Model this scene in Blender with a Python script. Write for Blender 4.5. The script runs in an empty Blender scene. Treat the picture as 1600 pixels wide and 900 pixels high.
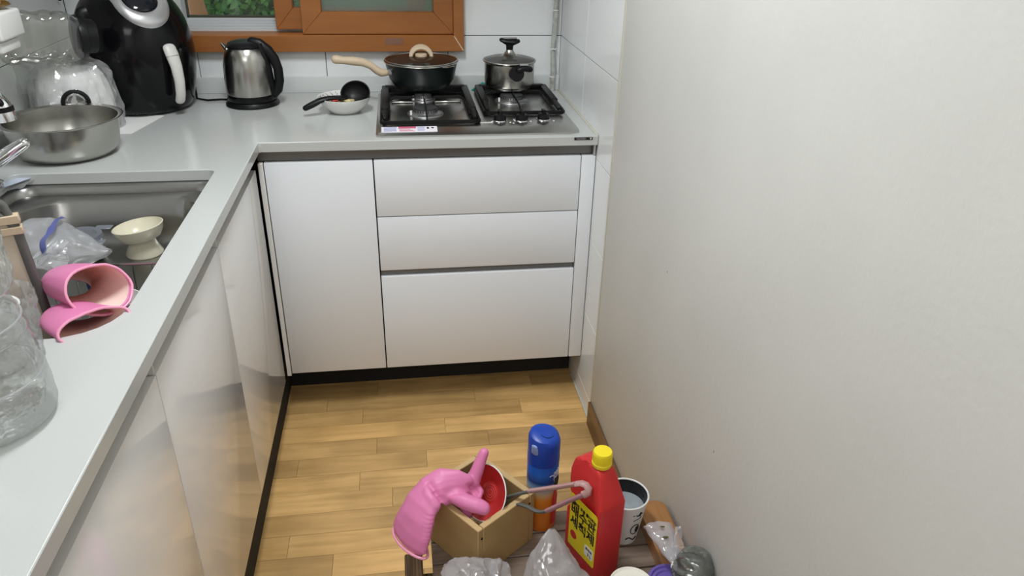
import bpy, bmesh, math, random
from mathutils import Vector, Matrix, noise
from mathutils.bvhtree import BVHTree
random.seed(4)
S = bpy.context.scene
COL = S.collection
V = Vector
PI = math.pi

# ---------------- camera ----------------
cd = bpy.data.cameras.new('camera'); cam = bpy.data.objects.new('camera', cd); COL.objects.link(cam)
CP = V((0.3629, -1.9331, 1.4298)); pi_, ya, ro = -0.4832, 0.1573, 0.0251
fw = V((math.sin(ya)*math.cos(pi_), math.cos(ya)*math.cos(pi_), math.sin(pi_)))
rr = V((math.cos(ya), -math.sin(ya), 0)); uu = rr.cross(fw)
r2 = math.cos(ro)*rr + math.sin(ro)*uu; u2 = -math.sin(ro)*rr + math.cos(ro)*uu
m = Matrix(((r2.x, u2.x, -fw.x, CP.x), (r2.y, u2.y, -fw.y, CP.y), (r2.z, u2.z, -fw.z, CP.z), (0, 0, 0, 1)))
cam.matrix_world = m
cd.sensor_width = 36; cd.lens = 1159.7/1600*36; cd.clip_start = 0.02; cd.clip_end = 100
S.camera = cam

# ---------------- world, lights, exposure ----------------
S.view_settings.view_transform = 'Standard'; S.view_settings.look = 'None'
S.view_settings.exposure = 0.0; S.view_settings.gamma = 1
wd = bpy.data.worlds.new('world'); S.world = wd; wd.use_nodes = True
bg = wd.node_tree.nodes['Background']; bg.inputs[0].default_value = (0.62, 0.74, 0.85, 1); bg.inputs[1].default_value = 1.6

def area(name, loc, size, power, col, target=None, sy=None):
    l = bpy.data.lights.new(name, 'AREA'); l.shape = 'RECTANGLE'; l.size = size; l.size_y = sy or size
    l.energy = power; l.color = col
    o = bpy.data.objects.new(name, l); COL.objects.link(o); o.location = loc
    d = (V(target)-V(loc)) if target else V((0, 0, -1))
    o.rotation_euler = d.to_track_quat('-Z', 'Y').to_euler()
    return o
area('kitchen_ceiling_light', (0.20, -0.68, 2.24), 0.24, 19, (0.94, 0.98, 1.0), None, 0.5)
area('rear_fill_light', (-0.15, -2.7, 2.24), 1.1, 19.5, (0.98, 0.985, 0.98))  # unseen fill light added behind the camera to lift the room

# ---------------- materials ----------------
def mat(name, col, rough=0.5, metal=0.0, bump=0.0, bscale=60, var=0.0, vscale=8, trans=0.0, spec=0.5, coat=0.0, emit=None, ior=1.45, stretch=None, sss=0.0):
    mt = bpy.data.materials.new(name); mt.use_nodes = True
    nt = mt.node_tree; b = nt.nodes['Principled BSDF']
    b.inputs['Base Color'].default_value = (*col, 1); b.inputs['Roughness'].default_value = rough
    b.inputs['Metallic'].default_value = metal; b.inputs['Specular IOR Level'].default_value = spec
    b.inputs['Transmission Weight'].default_value = trans; b.inputs['IOR'].default_value = ior
    b.inputs['Coat Weight'].default_value = coat; b.inputs['Coat Roughness'].default_value = 0.05
    if sss: b.inputs['Subsurface Weight'].default_value = sss; b.inputs['Subsurface Scale'].default_value = 0.01
    if emit: b.inputs['Emission Color'].default_value = (*emit[0], 1); b.inputs['Emission Strength'].default_value = emit[1]
    tc = nt.nodes.new('ShaderNodeTexCoord'); mp = nt.nodes.new('ShaderNodeMapping'); nt.links.new(tc.outputs['Object'], mp.inputs[0])
    if stretch: mp.inputs['Scale'].default_value = stretch
    if var:
        n = nt.nodes.new('ShaderNodeTexNoise'); n.inputs['Scale'].default_value = vscale; n.inputs['Detail'].default_value = 5
        nt.links.new(mp.outputs[0], n.inputs['Vector'])
        r = nt.nodes.new('ShaderNodeValToRGB'); r.color_ramp.elements[0].position = 0.3; r.color_ramp.elements[1].position = 0.7
        r.color_ramp.elements[0].color = (*[c*(1-var) for c in col], 1); r.color_ramp.elements[1].color = (*[min(1, c*(1+var*0.5)) for c in col], 1)
        nt.links.new(n.outputs['Fac'], r.inputs[0]); nt.links.new(r.outputs[0], b.inputs['Base Color'])
    if bump:
        n = nt.nodes.new('ShaderNodeTexNoise'); n.inputs['Scale'].default_value = bscale; n.inputs['Detail'].default_value = 4
        nt.links.new(mp.outputs[0], n.inputs['Vector'])
        bp = nt.nodes.new('ShaderNodeBump'); bp.inputs['Strength'].default_value = bump; bp.inputs['Distance'].default_value = 0.002
        nt.links.new(n.outputs['Fac'], bp.inputs['Height']); nt.links.new(bp.outputs[0], b.inputs['Normal'])
    return mt

def film(name, tint=(0.95, 0.96, 0.97), milk=0.10, gloss=0.25, rough=0.08, milkcol=(0.8, 0.8, 0.82), bump=0.0, bscale=60):
    """thin clear plastic: transparent + a little milk + fresnel gloss"""
    mt = bpy.data.materials.new(name); mt.use_nodes = True; nt = mt.node_tree
    for n in list(nt.nodes): nt.nodes.remove(n)
    out = nt.nodes.new('ShaderNodeOutputMaterial')
    tr = nt.nodes.new('ShaderNodeBsdfTransparent'); tr.inputs[0].default_value = (*tint, 1)
    df = nt.nodes.new('ShaderNodeBsdfDiffuse'); df.inputs[0].default_value = (*milkcol, 1)
    tl = nt.nodes.new('ShaderNodeBsdfTranslucent'); tl.inputs[0].default_value = (*milkcol, 1)
    ad = nt.nodes.new('ShaderNodeMixShader'); ad.inputs[0].default_value = 0.4
    nt.links.new(df.outputs[0], ad.inputs[1]); nt.links.new(tl.outputs[0], ad.inputs[2])
    gl = nt.nodes.new('ShaderNodeBsdfGlossy'); gl.inputs['Roughness'].default_value = rough
    m1 = nt.nodes.new('ShaderNodeMixShader'); m1.inputs[0].default_value = milk
    nt.links.new(tr.outputs[0], m1.inputs[1]); nt.links.new(ad.outputs[0], m1.inputs[2])
    lw = nt.nodes.new('ShaderNodeLayerWeight'); lw.inputs[0].default_value = 0.35
    mu = nt.nodes.new('ShaderNodeMath'); mu.operation = 'MULTIPLY_ADD'; mu.inputs[1].default_value = 0.42; mu.inputs[2].default_value = gloss*0.10; mu.use_clamp = True
    nt.links.new(lw.outputs['Fresnel'], mu.inputs[0])
    m2 = nt.nodes.new('ShaderNodeMixShader'); nt.links.new(mu.outputs[0], m2.inputs[0])
    nt.links.new(m1.outputs[0], m2.inputs[1]); nt.links.new(gl.outputs[0], m2.inputs[2])
    if bump:
        tc = nt.nodes.new('ShaderNodeTexCoord'); n = nt.nodes.new('ShaderNodeTexNoise'); n.inputs['Scale'].default_value = bscale; n.inputs['Detail'].default_value = 2
        nt.links.new(tc.outputs['Object'], n.inputs['Vector'])
        bp = nt.nodes.new('ShaderNodeBump'); bp.inputs['Strength'].default_value = bump; bp.inputs['Distance'].default_value = 0.004
        nt.links.new(n.outputs['Fac'], bp.inputs['Height'])
        nt.links.new(bp.outputs[0], gl.inputs['Normal']); nt.links.new(bp.outputs[0], lw.inputs['Normal'])
    nt.links.new(m2.outputs[0], out.inputs[0])
    return mt

def wood(name, c1, c2, scale=(3, 40, 40), rough=0.45, perobj=0.0, rings=1.0, coat=0.0, dirt=0.0):
    mt = bpy.data.materials.new(name); mt.use_nodes = True; nt = mt.node_tree; b = nt.nodes['Principled BSDF']
    b.inputs['Roughness'].default_value = rough; b.inputs['Coat Weight'].default_value = coat
    tc = nt.nodes.new('ShaderNodeTexCoord'); oi = nt.nodes.new('ShaderNodeObjectInfo')
    sc = nt.nodes.new('ShaderNodeVectorMath'); sc.operation = 'SCALE'; sc.inputs['Scale'].default_value = 37.0
    cx = nt.nodes.new('ShaderNodeCombineXYZ'); nt.links.new(oi.outputs['Random'], cx.inputs[0]); nt.links.new(oi.outputs['Random'], cx.inputs[1])
    nt.links.new(cx.outputs[0], sc.inputs[0])
    av = nt.nodes.new('ShaderNodeVectorMath'); av.operation = 'ADD'; nt.links.new(tc.outputs['Object'], av.inputs[0]); nt.links.new(sc.outputs[0], av.inputs[1])
    mp = nt.nodes.new('ShaderNodeMapping'); mp.inputs['Scale'].default_value = scale; nt.links.new(av.outputs[0], mp.inputs[0])
    n = nt.nodes.new('ShaderNodeTexNoise'); n.inputs['Scale'].default_value = 1.6*rings; n.inputs['Detail'].default_value = 7; n.inputs['Distortion'].default_value = 0.6
    nt.links.new(mp.outputs[0], n.inputs['Vector'])
    r = nt.nodes.new('ShaderNodeValToRGB'); r.color_ramp.elements[0].position = 0.32; r.color_ramp.elements[1].position = 0.66
    r.color_ramp.elements[0].color = (*c1, 1); r.color_ramp.elements[1].color = (*c2, 1)
    nt.links.new(n.outputs['Fac'], r.inputs[0])
    last = r.outputs[0]
    if perobj:
        hs = nt.nodes.new('ShaderNodeHueSaturation')
        mr = nt.nodes.new('ShaderNodeMapRange'); mr.inputs[3].default_value = 1-perobj; mr.inputs[4].default_value = 1+perobj*0.8
        nt.links.new(oi.outputs['Random'], mr.inputs[0]); nt.links.new(mr.outputs[0], hs.inputs['Value'])
        nt.links.new(last, hs.inputs['Color']); last = hs.outputs[0]
    if dirt:
        # worn, dirty patches of the floor finish
        n2 = nt.nodes.new('ShaderNodeTexNoise'); n2.inputs['Scale'].default_value = 5; n2.inputs['Detail'].default_value = 6
        nt.links.new(tc.outputs['Object'], n2.inputs['Vector'])
        r3 = nt.nodes.new('ShaderNodeValToRGB'); r3.color_ramp.elements[0].position = 0.35; r3.color_ramp.elements[1].position = 0.6
        r3.color_ramp.elements[0].color = (1-dirt, 1-dirt, 1-dirt*1.1, 1); r3.color_ramp.elements[1].color = (1, 1, 1, 1)
        nt.links.new(n2.outputs['Fac'], r3.inputs[0])
        mx = nt.nodes.new('ShaderNodeMix'); mx.data_type = 'RGBA'; mx.blend_type = 'MULTIPLY'; mx.inputs[0].default_value = 1
        nt.links.new(last, mx.inputs[6]); nt.links.new(r3.outputs[0], mx.inputs[7]); last = mx.outputs[2]
    nt.links.new(last, b.inputs['Base Color'])
    bp = nt.nodes.new('ShaderNodeBump'); bp.inputs['Strength'].default_value = 0.12; bp.inputs['Distance'].default_value = 0.001
    nt.links.new(n.outputs['Fac'], bp.inputs['Height']); nt.links.new(bp.outputs[0], b.inputs['Normal'])
    return mt

M = {}
M['paint'] = mat('painted_wall', (0.70, 0.695, 0.665), 0.55, bump=0.25, bscale=90, var=0.05, vscale=3)
M['ceil'] = mat('ceiling_paint', (0.8, 0.8, 0.78), 0.9)
M['tile'] = mat('white_wall_tile', (0.84, 0.86, 0.86), 0.16, bump=0.05, bscale=5)
M['grout'] = mat('dark_grout', (0.10, 0.10, 0.10), 0.9)
M['caulk'] = mat('cream_caulk', (0.60, 0.58, 0.48), 0.6)
M['quartz'] = mat('white_quartz', (0.545, 0.56, 0.545), 0.17, var=0.02, vscale=300)
M['gloss_white'] = mat('gloss_white_laminate', (0.84, 0.83, 0.81), 0.10, coat=0.5)
M['door_white'] = mat('white_door_laminate', (0.82, 0.845, 0.88), 0.28)
M['carcass'] = mat('carcass_white', (0.6, 0.6, 0.58), 0.6)
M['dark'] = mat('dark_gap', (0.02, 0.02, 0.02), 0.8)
M['channel'] = mat('brushed_channel', (0.22, 0.22, 0.215), 0.35, 0.8, stretch=(1, 1, 60), bump=0.1)
M['channel2'] = mat('speckled_channel', (0.42, 0.42, 0.40), 0.45, 0.5, bump=0.6, bscale=400)
M['steel'] = mat('brushed_steel', (0.46, 0.45, 0.42), 0.23, 1.0, bump=0.04, bscale=60, stretch=(1, 1, 20))
M['steel_sink'] = mat('sink_steel', (0.36, 0.355, 0.34), 0.32, 1.0, bump=0.05, bscale=90)
M['steel_hob'] = mat('hob_steel', (0.55, 0.54, 0.52), 0.27, 1.0, bump=0.05, bscale=60, stretch=(1, 20, 1))
M['chrome'] = mat('chrome', (0.85, 0.86, 0.88), 0.06, 1.0)
M['black_gloss'] = mat('black_gloss_plastic', (0.004, 0.004, 0.005), 0.14, spec=0.3)
M['black'] = mat('black_plastic', (0.007, 0.007, 0.008), 0.38, spec=0.28)
M['iron'] = mat('black_enamel', (0.006, 0.006, 0.006), 0.42, spec=0.25, bump=0.2, bscale=200)
M['burner'] = mat('burner_alloy', (0.35, 0.35, 0.35), 0.35, 0.9)
M['burner_cap'] = mat('burner_cap', (0.04, 0.04, 0.042), 0.5)
M['silver'] = mat('silver_plastic', (0.55, 0.55, 0.56), 0.3, 0.6)
M['white_plastic'] = mat('white_plastic', (0.84, 0.84, 0.82), 0.35)
M['handle_grey'] = mat('pale_grey_handle', (0.66, 0.64, 0.61), 0.35)
M['screen'] = mat('dark_display', (0.01, 0.012, 0.016), 0.08)
M['beige'] = mat('beige_plastic', (0.62, 0.49, 0.34), 0.45)
M['pan'] = mat('dark_green_pan', (0.008, 0.013, 0.013), 0.35, spec=0.3)
M['brown_glass'] = film('brown_glass', (0.36, 0.20, 0.13), 0.35, 0.5, 0.04, (0.13, 0.07, 0.045))
M['clear_glass'] = film('clear_glass', (0.80, 0.80, 0.78), 0.18, 0.6, 0.03, (0.55, 0.54, 0.5))
M['ceramic'] = mat('white_ceramic', (0.80, 0.80, 0.77), 0.12, coat=0.5)
M['cream'] = mat('cream_ceramic', (0.72, 0.68, 0.53), 0.25, var=0.03)
M['food'] = mat('food_scraps', (0.70, 0.58, 0.30), 0.5, var=0.3, vscale=60)
M['pink'] = mat('pink_rubber', (0.73, 0.215, 0.43), 0.42, bump=0.15, bscale=40, sss=0.1)
M['pink_in'] = mat('pale_pink_lining', (0.95, 0.68, 0.60), 0.55, sss=0.2)
M['pink_rim'] = mat('pink_rubber_rim', (0.85, 0.34, 0.50), 0.4)
M['red'] = mat('red_plastic', (0.62, 0.030, 0.030), 0.42, bump=0.1, bscale=30, sss=0.05)
M['red_dish'] = mat('red_glazed_dish', (0.55, 0.03, 0.03), 0.25)
M['white'] = mat('white_paper', (0.86, 0.86, 0.84), 0.6)
M['yellow'] = mat('yellow_plastic', (0.90, 0.72, 0.02), 0.4)
M['label_yellow'] = mat('yellow_label', (0.80, 0.66, 0.02), 0.4)
M['ink'] = mat('black_ink', (0.01, 0.01, 0.01), 0.5)
M['blue'] = mat('blue_plastic', (0.010, 0.055, 0.38), 0.35)
M['can_blue'] = mat('blue_print', (0.01, 0.05, 0.25), 0.3)
M['orange'] = mat('orange_print', (0.80, 0.24, 0.02), 0.35)
M['mdf'] = mat('mdf_board', (0.44, 0.29, 0.125), 0.6, var=0.08, vscale=20)
M['mdf_edge'] = mat('mdf_cut_edge', (0.56, 0.39, 0.19), 0.75, bump=0.3, bscale=200)
M['purple'] = mat('purple_plastic', (0.16, 0.11, 0.42), 0.35)
M['teal'] = mat('teal_cloth', (0.02, 0.32, 0.28), 0.8)
M['grey_rubber'] = mat('grey_rubber', (0.12, 0.12, 0.11), 0.5)
M['dusty_pink'] = mat('dusty_pink_plastic', (0.46, 0.27, 0.26), 0.35)
M['film'] = film('clear_film', milk=0.16, gloss=0.5, rough=0.14, bump=0.3, bscale=40)
M['film_milk'] = film('milky_film', milk=0.42, gloss=0.6, rough=0.16, bump=0.3, bscale=40)
M['film_jar'] = film('clear_jar', (0.84, 0.85, 0.80), milk=0.10, gloss=1.0, rough=0.05)
M['film_bottle'] = film('clear_bottle', (0.93, 0.94, 0.93), milk=0.13, gloss=1.6, rough=0.06, bump=0.9, bscale=55, milkcol=(0.85, 0.87, 0.86))
M['film_blue'] = mat('blue_print_film', (0.10, 0.12, 0.32), 0.4)
M['lid_plastic'] = film('frosted_lid', (0.75, 0.78, 0.82), milk=0.55, gloss=0.4, rough=0.25, milkcol=(0.45, 0.48, 0.54))
M['wood_win'] = wood('orange_laminate', (0.30, 0.105, 0.026), (0.35, 0.13, 0.032), (2, 25, 25), 0.38)
M['plank'] = wood('oak_plank', (0.62, 0.37, 0.135), (0.80, 0.50, 0.20), (2.4, 26, 26), 0.36, perobj=0.22, dirt=0.22)
M['subfloor'] = mat('floor_joint', (0.05, 0.03, 0.015), 0.8)
M['baseboard'] = wood('dark_baseboard', (0.13, 0.06, 0.022), (0.24, 0.125, 0.05), (25, 2, 25), 0.4)
M['bench'] = wood('weathered_slat', (0.16, 0.115, 0.085), (0.26, 0.20, 0.15), (3, 50, 50), 0.5, perobj=0.12)
M['bench_end'] = wood('dark_rough_wood', (0.035, 0.022, 0.012), (0.26, 0.17, 0.085), (110, 4, 8), 0.6)
M['board'] = wood('orange_brown_board', (0.30, 0.125, 0.035), (0.44, 0.21, 0.07), (25, 3, 25), 0.3, coat=0.3)
M['cutting'] = mat('cutting_board_beige', (0.56, 0.50, 0.38), 0.45, var=0.10)
M['alu'] = mat('white_aluminium', (0.62, 0.64, 0.65), 0.4, 0.1)
M['alu_dark'] = mat('olive_gasket', (0.06, 0.06, 0.04), 0.6)
M['frost'] = mat('frosted_glass', (0.75, 0.85, 0.80), 0.35, trans=0.9, bump=0.3, bscale=200)
M['pane'] = film('clear_pane', (0.92, 0.95, 0.93), milk=0.02, gloss=0.3, rough=0.02)
M['leaf'] = mat('leaf_green', (0.13, 0.30, 0.06), 0.4, var=0.8, vscale=14)
M['bark'] = mat('bark', (0.10, 0.07, 0.05), 0.9, bump=1, bscale=40)
M['bark2'] = mat('orange_bark', (0.45, 0.20, 0.08), 0.8, bump=1, bscale=40)
M['soil'] = mat('soil', (0.12, 0.09, 0.05), 0.9, var=0.4)
M['tape'] = mat('pipe_wrap', (0.52, 0.52, 0.49), 0.5, var=0.35, vscale=50, bump=0.6, bscale=60)
M['dark_stuff'] = mat('dark_food', (0.022, 0.028, 0.022), 0.35, bump=1.0, bscale=60)
M['plate_black'] = mat('black_badge', (0.01, 0.01, 0.01), 0.3)
M['liquid'] = mat('grey_liquid', (0.36, 0.40, 0.43), 0.15, var=0.2, vscale=25)
M['foil'] = mat('gold_foil', (0.5, 0.33, 0.12), 0.3, 0.9, bump=1, bscale=80)

# ---------------- mesh helpers ----------------
class G:
    def __init__(s): s.bm = bmesh.new()
    def _app(s, t):
        me = bpy.data.meshes.new('tmp'); t.to_mesh(me); t.free(); s.bm.from_mesh(me); bpy.data.meshes.remove(me); return s
    def box(s, a, b, bev=0.0, seg=2, mtx=None):
        t = bmesh.new(); bmesh.ops.create_cube(t, size=1)
        a = V(a); b = V(b); c = (a+b)/2; d = b-a
        for v in t.verts: v.co = V((v.co.x*d.x, v.co.y*d.y, v.co.z*d.z)) + c
        if bev: bmesh.ops.bevel(t, geom=list(t.edges), offset=min(bev, 0.45*min(abs(x) for x in d)), segments=seg, affect='EDGES', profile=0.5)
        if mtx: bmesh.ops.transform(t, matrix=mtx, verts=t.verts)
        return s._app(t)
    def lathe(s, prof, c=(0, 0, 0), seg=40, mtx=None, sx=1, sy=1, wob=None):
        bm = s.bm; rings = []
        c = V(c)
        for (r, z) in prof:
            if r < 1e-6:
                p = V((0, 0, z)); p = (mtx @ p) if mtx else p
                rings.append([bm.verts.new(p+c)])
            else:
                ring = []
                for i in range(seg):
                    a = 2*PI*i/seg; q = r*(wob(a, z) if wob else 1)
                    p = V((q*math.cos(a)*sx, q*math.sin(a)*sy, z)); p = (mtx @ p) if mtx else p
                    ring.append(bm.verts.new(p+c))
                rings.append(ring)
        for A, B in zip(rings, rings[1:]):
            for i in range(seg):
                j = (i+1) % seg
                if len(A) == 1 and len(B) == 1: continue
                if len(A) == 1: bm.faces.new((A[0], B[j], B[i]))
                elif len(B) == 1: bm.faces.new((A[i], A[j], B[0]))
                else: bm.faces.new((A[i], A[j], B[j], B[i]))
        return s
    def tube(s, pts, rad, seg=12, caps=True, up=None, round_caps=False):
        """sweep; rad: number or list of numbers / (rx, ry); rx along side axis, ry along up axis"""
        pts = [V(p) for p in pts]; n = len(pts)
        if not isinstance(rad, list): rad = [rad]*n
        rad = [(r, r) if not isinstance(r, tuple) else r for r in rad]
        if round_caps:
            def cap(p, d, r):
                return [(p+d*r[2]*k, (r[0]*w, r[1]*w)) for k, w in ((0.55, 0.83), (0.85, 0.52), (1.0, 0.12))]
            d0 = (pts[0]-pts[1]).normalized(); d1 = (pts[-1]-pts[-2]).normalized()
            e0 = cap(pts[0], d0, (*rad[0], min(rad[0]))); e1 = cap(pts[-1], d1, (*rad[-1], min(rad[-1])))
            pts = [x[0] for x in e0[::-1]]+pts+[x[0] for x in e1]; rad = [x[1] for x in e0[::-1]]+rad+[x[1] for x in e1]; n = len(pts)
        rings = []; upv = V(up) if up else None; prev = None
        for i, p in enumerate(pts):
            t = (pts[min(i+1, n-1)]-pts[max(i-1, 0)]).normalized()
            if upv is not None: u = upv
            elif prev is None: u = V((0, 0, 1)) if abs(t.z) < 0.9 else V((0, 1, 0))
            else: u = prev
            sd = t.cross(u)
            if sd.length < 1e-6: sd = t.cross(V((1, 0, 0)))
            sd.normalize(); un = sd.cross(t).normalized(); prev = un
            rx, ry = rad[i]
            rings.append([s.bm.verts.new(p + sd*rx*math.cos(2*PI*k/seg) + un*ry*math.sin(2*PI*k/seg)) for k in range(seg)])
        for A, B in zip(rings, rings[1:]):
            for k in range(seg):
                j = (k+1) % seg; s.bm.faces.new((A[k], A[j], B[j], B[k]))
        if caps:
            s.bm.faces.new(rings[0][::-1]); s.bm.faces.new(rings[-1])
        return s
    def cyl(s, p0, p1, r0, r1=None, seg=24): return s.tube([p0, p1], [r0, r1 if r1 is not None else r0], seg)
    def torus(s, c, R, r, seg=48, rs=8, mtx=None, sx=1, sy=1):
        vs = []
        for i in range(seg):
            a = 2*PI*i/seg; ring = []
            for k in range(rs):
                b = 2*PI*k/rs; p = V(((R+r*math.cos(b))*math.cos(a)*sx, (R+r*math.cos(b))*math.sin(a)*sy, r*math.sin(b)))
                p = (mtx @ p) if mtx else p
                ring.append(s.bm.verts.new(p+V(c)))
            vs.append(ring)
        for i in range(seg):
            for k in range(rs):
                s.bm.faces.new((vs[i][k], vs[(i+1) % seg][k], vs[(i+1) % seg][(k+1) % rs], vs[i][(k+1) % rs]))
        return s
    def prism(s, outline, h0, h1, mtx=None, bev=0.0, seg=2, sel=None):
        """outline: xy points (ccw), extruded z h0..h1"""
        t = bmesh.new(); n = len(outline)
        A = [t.verts.new((x, y, h0)) for x, y in outline]; B = [t.verts.new((x, y, h1)) for x, y in outline]
        t.faces.new(A[::-1]); t.faces.new(B)
        for i in range(n): t.faces.new((A[i], A[(i+1) % n], B[(i+1) % n], B[i]))
        if bev: bmesh.ops.bevel(t, geom=list(t.edges), offset=bev, segments=seg, affect='EDGES', profile=0.5)
        if mtx: bmesh.ops.transform(t, matrix=mtx, verts=t.verts)
        return s._app(t)
    def grid(s, f, nu, nv, closeu=False):
        vs = [[s.bm.verts.new(f(i/nu, j/nv)) for j in range(nv+1)] for i in range(nu if closeu else nu+1)]
        N = len(vs)
        for i in range(nu):
            for j in range(nv):
                a = vs[i]; b = vs[(i+1) % N]
                s.bm.faces.new((a[j], b[j], b[j+1], a[j+1]))
        return s
    def blob(s, c, r, sub=2, sc=(1, 1, 1), nz=0.0, ns=20):
        t = bmesh.new(); bmesh.ops.create_icosphere(t, subdivisions=sub, radius=1)
        for v in t.verts:
            k = 1+nz*noise.noise(v.co*3+V(c)*ns)
            v.co = V((v.co.x*sc[0], v.co.y*sc[1], v.co.z*sc[2]))*r*k+V(c)
        return s._app(t)

def wpos(o):
    p = V((0, 0, 0))
    while o: p = p+o.location; o = o.parent
    return p
def ob(name, g, mt, parent=None, smooth=True, ang=40, origin=None, normals=True):
    bm = g.bm
    if normals: bmesh.ops.recalc_face_normals(bm, faces=bm.faces)
    me = bpy.data.meshes.new(name); bm.to_mesh(me); bm.free()
    for mm in (mt if isinstance(mt, (list, tuple)) else [mt]): me.materials.append(mm)
    if smooth:
        me.polygons.foreach_set('use_smooth', [True]*len(me.polygons)); me.set_sharp_from_angle(angle=math.radians(ang))
    o = bpy.data.objects.new(name, me); COL.objects.link(o)
    if parent:
        o.parent = parent
        me.transform(Matrix.Translation(-wpos(parent)))
    else:
        if origin is None:
            xs = [v.co.x for v in me.vertices]; ys = [v.co.y for v in me.vertices]; zs = [v.co.z for v in me.vertices]
            origin = V(((min(xs)+max(xs))/2, (min(ys)+max(ys))/2, min(zs)))
        me.transform(Matrix.Translation(-V(origin))); o.location = origin
    return o
def tag(o, label, cat, group=None, kind=None):
    o['label'] = label; o['category'] = cat
    if group: o['group'] = group
    if kind: o['kind'] = kind
    return o
def thing(name, label, cat, loc, group=None):
    o = bpy.data.objects.new(name, None); COL.objects.link(o); o.location = loc; o.empty_display_size = 0.05
    return tag(o, label, cat, group)
def struct(name, g, mt, parent=None, **k):
    o = ob(name, g, mt, parent, **k); o['kind'] = 'structure'; return o
def structE(name, loc):
    o = bpy.data.objects.new(name, None); COL.objects.link(o); o.location = loc; o['kind'] = 'structure'; return o
def text(name, body, size, org, xd, yd, mt, parent, bold=0.0, sx=1.0, align='CENTER'):
    c = bpy.data.curves.new(name, 'FONT'); c.body = body; c.size = size; c.extrude = 0.0002; c.offset = bold
    c.align_x = align; c.align_y = 'CENTER'; c.resolution_u = 2
    t = bpy.data.objects.new('tmp', c); COL.objects.link(t)
    dg = bpy.context.evaluated_depsgraph_get(); me = bpy.data.meshes.new_from_object(t.evaluated_get(dg))
    bpy.data.objects.remove(t)
    xd = V(xd).normalized(); yd = V(yd).normalized(); zd = xd.cross(yd)
    mt4 = Matrix(((xd.x*sx, yd.x, zd.x, org[0]), (xd.y*sx, yd.y, zd.y, org[1]), (xd.z*sx, yd.z, zd.z, org[2]), (0, 0, 0, 1)))
    me.transform(mt4); me.transform(Matrix.Translation(-wpos(parent)))
    me.materials.clear(); me.materials.append(mt)
    o = bpy.data.objects.new(name, me); COL.objects.link(o); o.parent = parent
    return o
def remesh(o, vox, smooth_it=6, fac=0.5):
    md = o.modifiers.new('r', 'REMESH'); md.mode = 'VOXEL'; md.voxel_size = vox; md.use_smooth_shade = True
    ms = o.modifiers.new('s', 'SMOOTH'); ms.iterations = smooth_it; ms.factor = fac
    dg = bpy.context.evaluated_depsgraph_get(); me = bpy.data.meshes.new_from_object(o.evaluated_get(dg))
    mats = [m for m in o.data.materials]; o.modifiers.clear(); o.data = me
    me.materials.clear()
    for mm in mats: me.materials.append(mm)
    me.polygons.foreach_set('use_smooth', [True]*len(me.polygons))
def solidify(o, th, off=0, mo=0, mr=0):
    md = o.modifiers.new('solid', 'SOLIDIFY'); md.thickness = th; md.offset = off; md.material_offset = mo; md.material_offset_rim = mr
def nz(p, s=1.0, o=0.0): return noise.noise(V(p)*s+V((o, o*1.7, o*0.3)))
def crumple(p, amp, s, o=0.0):
    q = V(p)*s+V((o, o, o))
    return V((noise.noise(q), noise.noise(q+V((31, 7, 3))), noise.noise(q+V((5, 57, 11)))))*amp + \
        V((noise.noise(q*2.7), noise.noise(q*2.7+V((31, 7, 3))), noise.noise(q*2.7+V((5, 57, 11)))))*amp*0.45

H = 0.86; D = 0.5605; W = 0.9002; XL = -0.60; YR = -3.5; CEIL = 2.3; YT = -0.1512; SB = 0.0103; SLAB = 0.0265

# ================= SETTING =================
# floor
fl = struct('floor', G().box((XL-0.1, YR, -0.06), (W+0.12, D+0.1, -0.0025)), M['subfloor'], smooth=False)
pw = 0.0723; rows = []
joints = {0: [0.56], -1: [0.206], -2: [0.455], -3: [0.58], -4: [0.393]}
k = 2
for k in range(2, -38, -1):
    y1 = -0.005+pw*(k+1)-0.0723*0; y0 = y1-pw
    # row index 0 spans y .067..-.005
    js = [-0.02 if k > -3 else None]
    if k in joints: xs = list(joints[k])
    else: xs = [random.uniform(0.0, 0.9)]
    x = xs[0]; cuts = [x]
    while x > XL: x -= random.uniform(0.32, 0.52); cuts.append(x)
    x = xs[0]
    while x < W: x += random.uniform(0.32, 0.52); cuts.append(x)
    cuts = sorted(c for c in cuts if XL+0.03 < c < W-0.02)
    cuts = [XL]+cuts+[W+0.004]
    for a, b in zip(cuts, cuts[1:]):
        g = G().box((a+0.0004, y0+0.0004, -0.004), (b-0.0004, y1-0.0004, random.uniform(-0.0002, 0.0002)))
        o = ob('plank', g, M['plank'], fl, smooth=False)
        cx = (a+b)/2; cy = (y0+y1)/2
        o.data.transform(Matrix.Translation((-cx-wpos(fl).x*0, -cy, 0))); o.location = (cx, cy, 0)

# ceiling, rear wall, left wall
struct('ceiling', G().box((XL-0.1, YR, CEIL), (W+0.12, D+0.1, CEIL+0.05)), M['ceil'], smooth=False)
struct('wall_rear', G().box((XL-0.1, YR-0.05, 0), (W+0.12, YR, CEIL)), M['paint'], smooth=False)
wr = struct('wall_right', G().box((W+0.005, YT-0.002, 0), (W+0.1, D+0.1, CEIL)).box((W+0.004, YR, 0), (W+0.1, YT-0.002, CEIL)), M['grout'], smooth=False)
ob('painted_panel', G().box((W-0.004, YR, 0), (W+0.0045, YT-0.001, CEIL), 0.002, 2), M['paint'], wr)
ob('corner_bead', G().box((W-0.0055, YT-0.0115, 0.083), (W+0.004, YT-0.0008, CEIL), 0.002, 2), M['caulk'], wr)
struct('baseboard_right', G().box((W-0.0125, YR, 0), (W-0.0042, YT-0.004, 0.083), 0.002, 2), M['baseboard'])
struct('trim_floor_right', G().box((W-0.006, YT-0.004, 0.0003), (W-0.0002, D-0.45, 0.006), 0.001, 1), M['caulk'])
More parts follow.
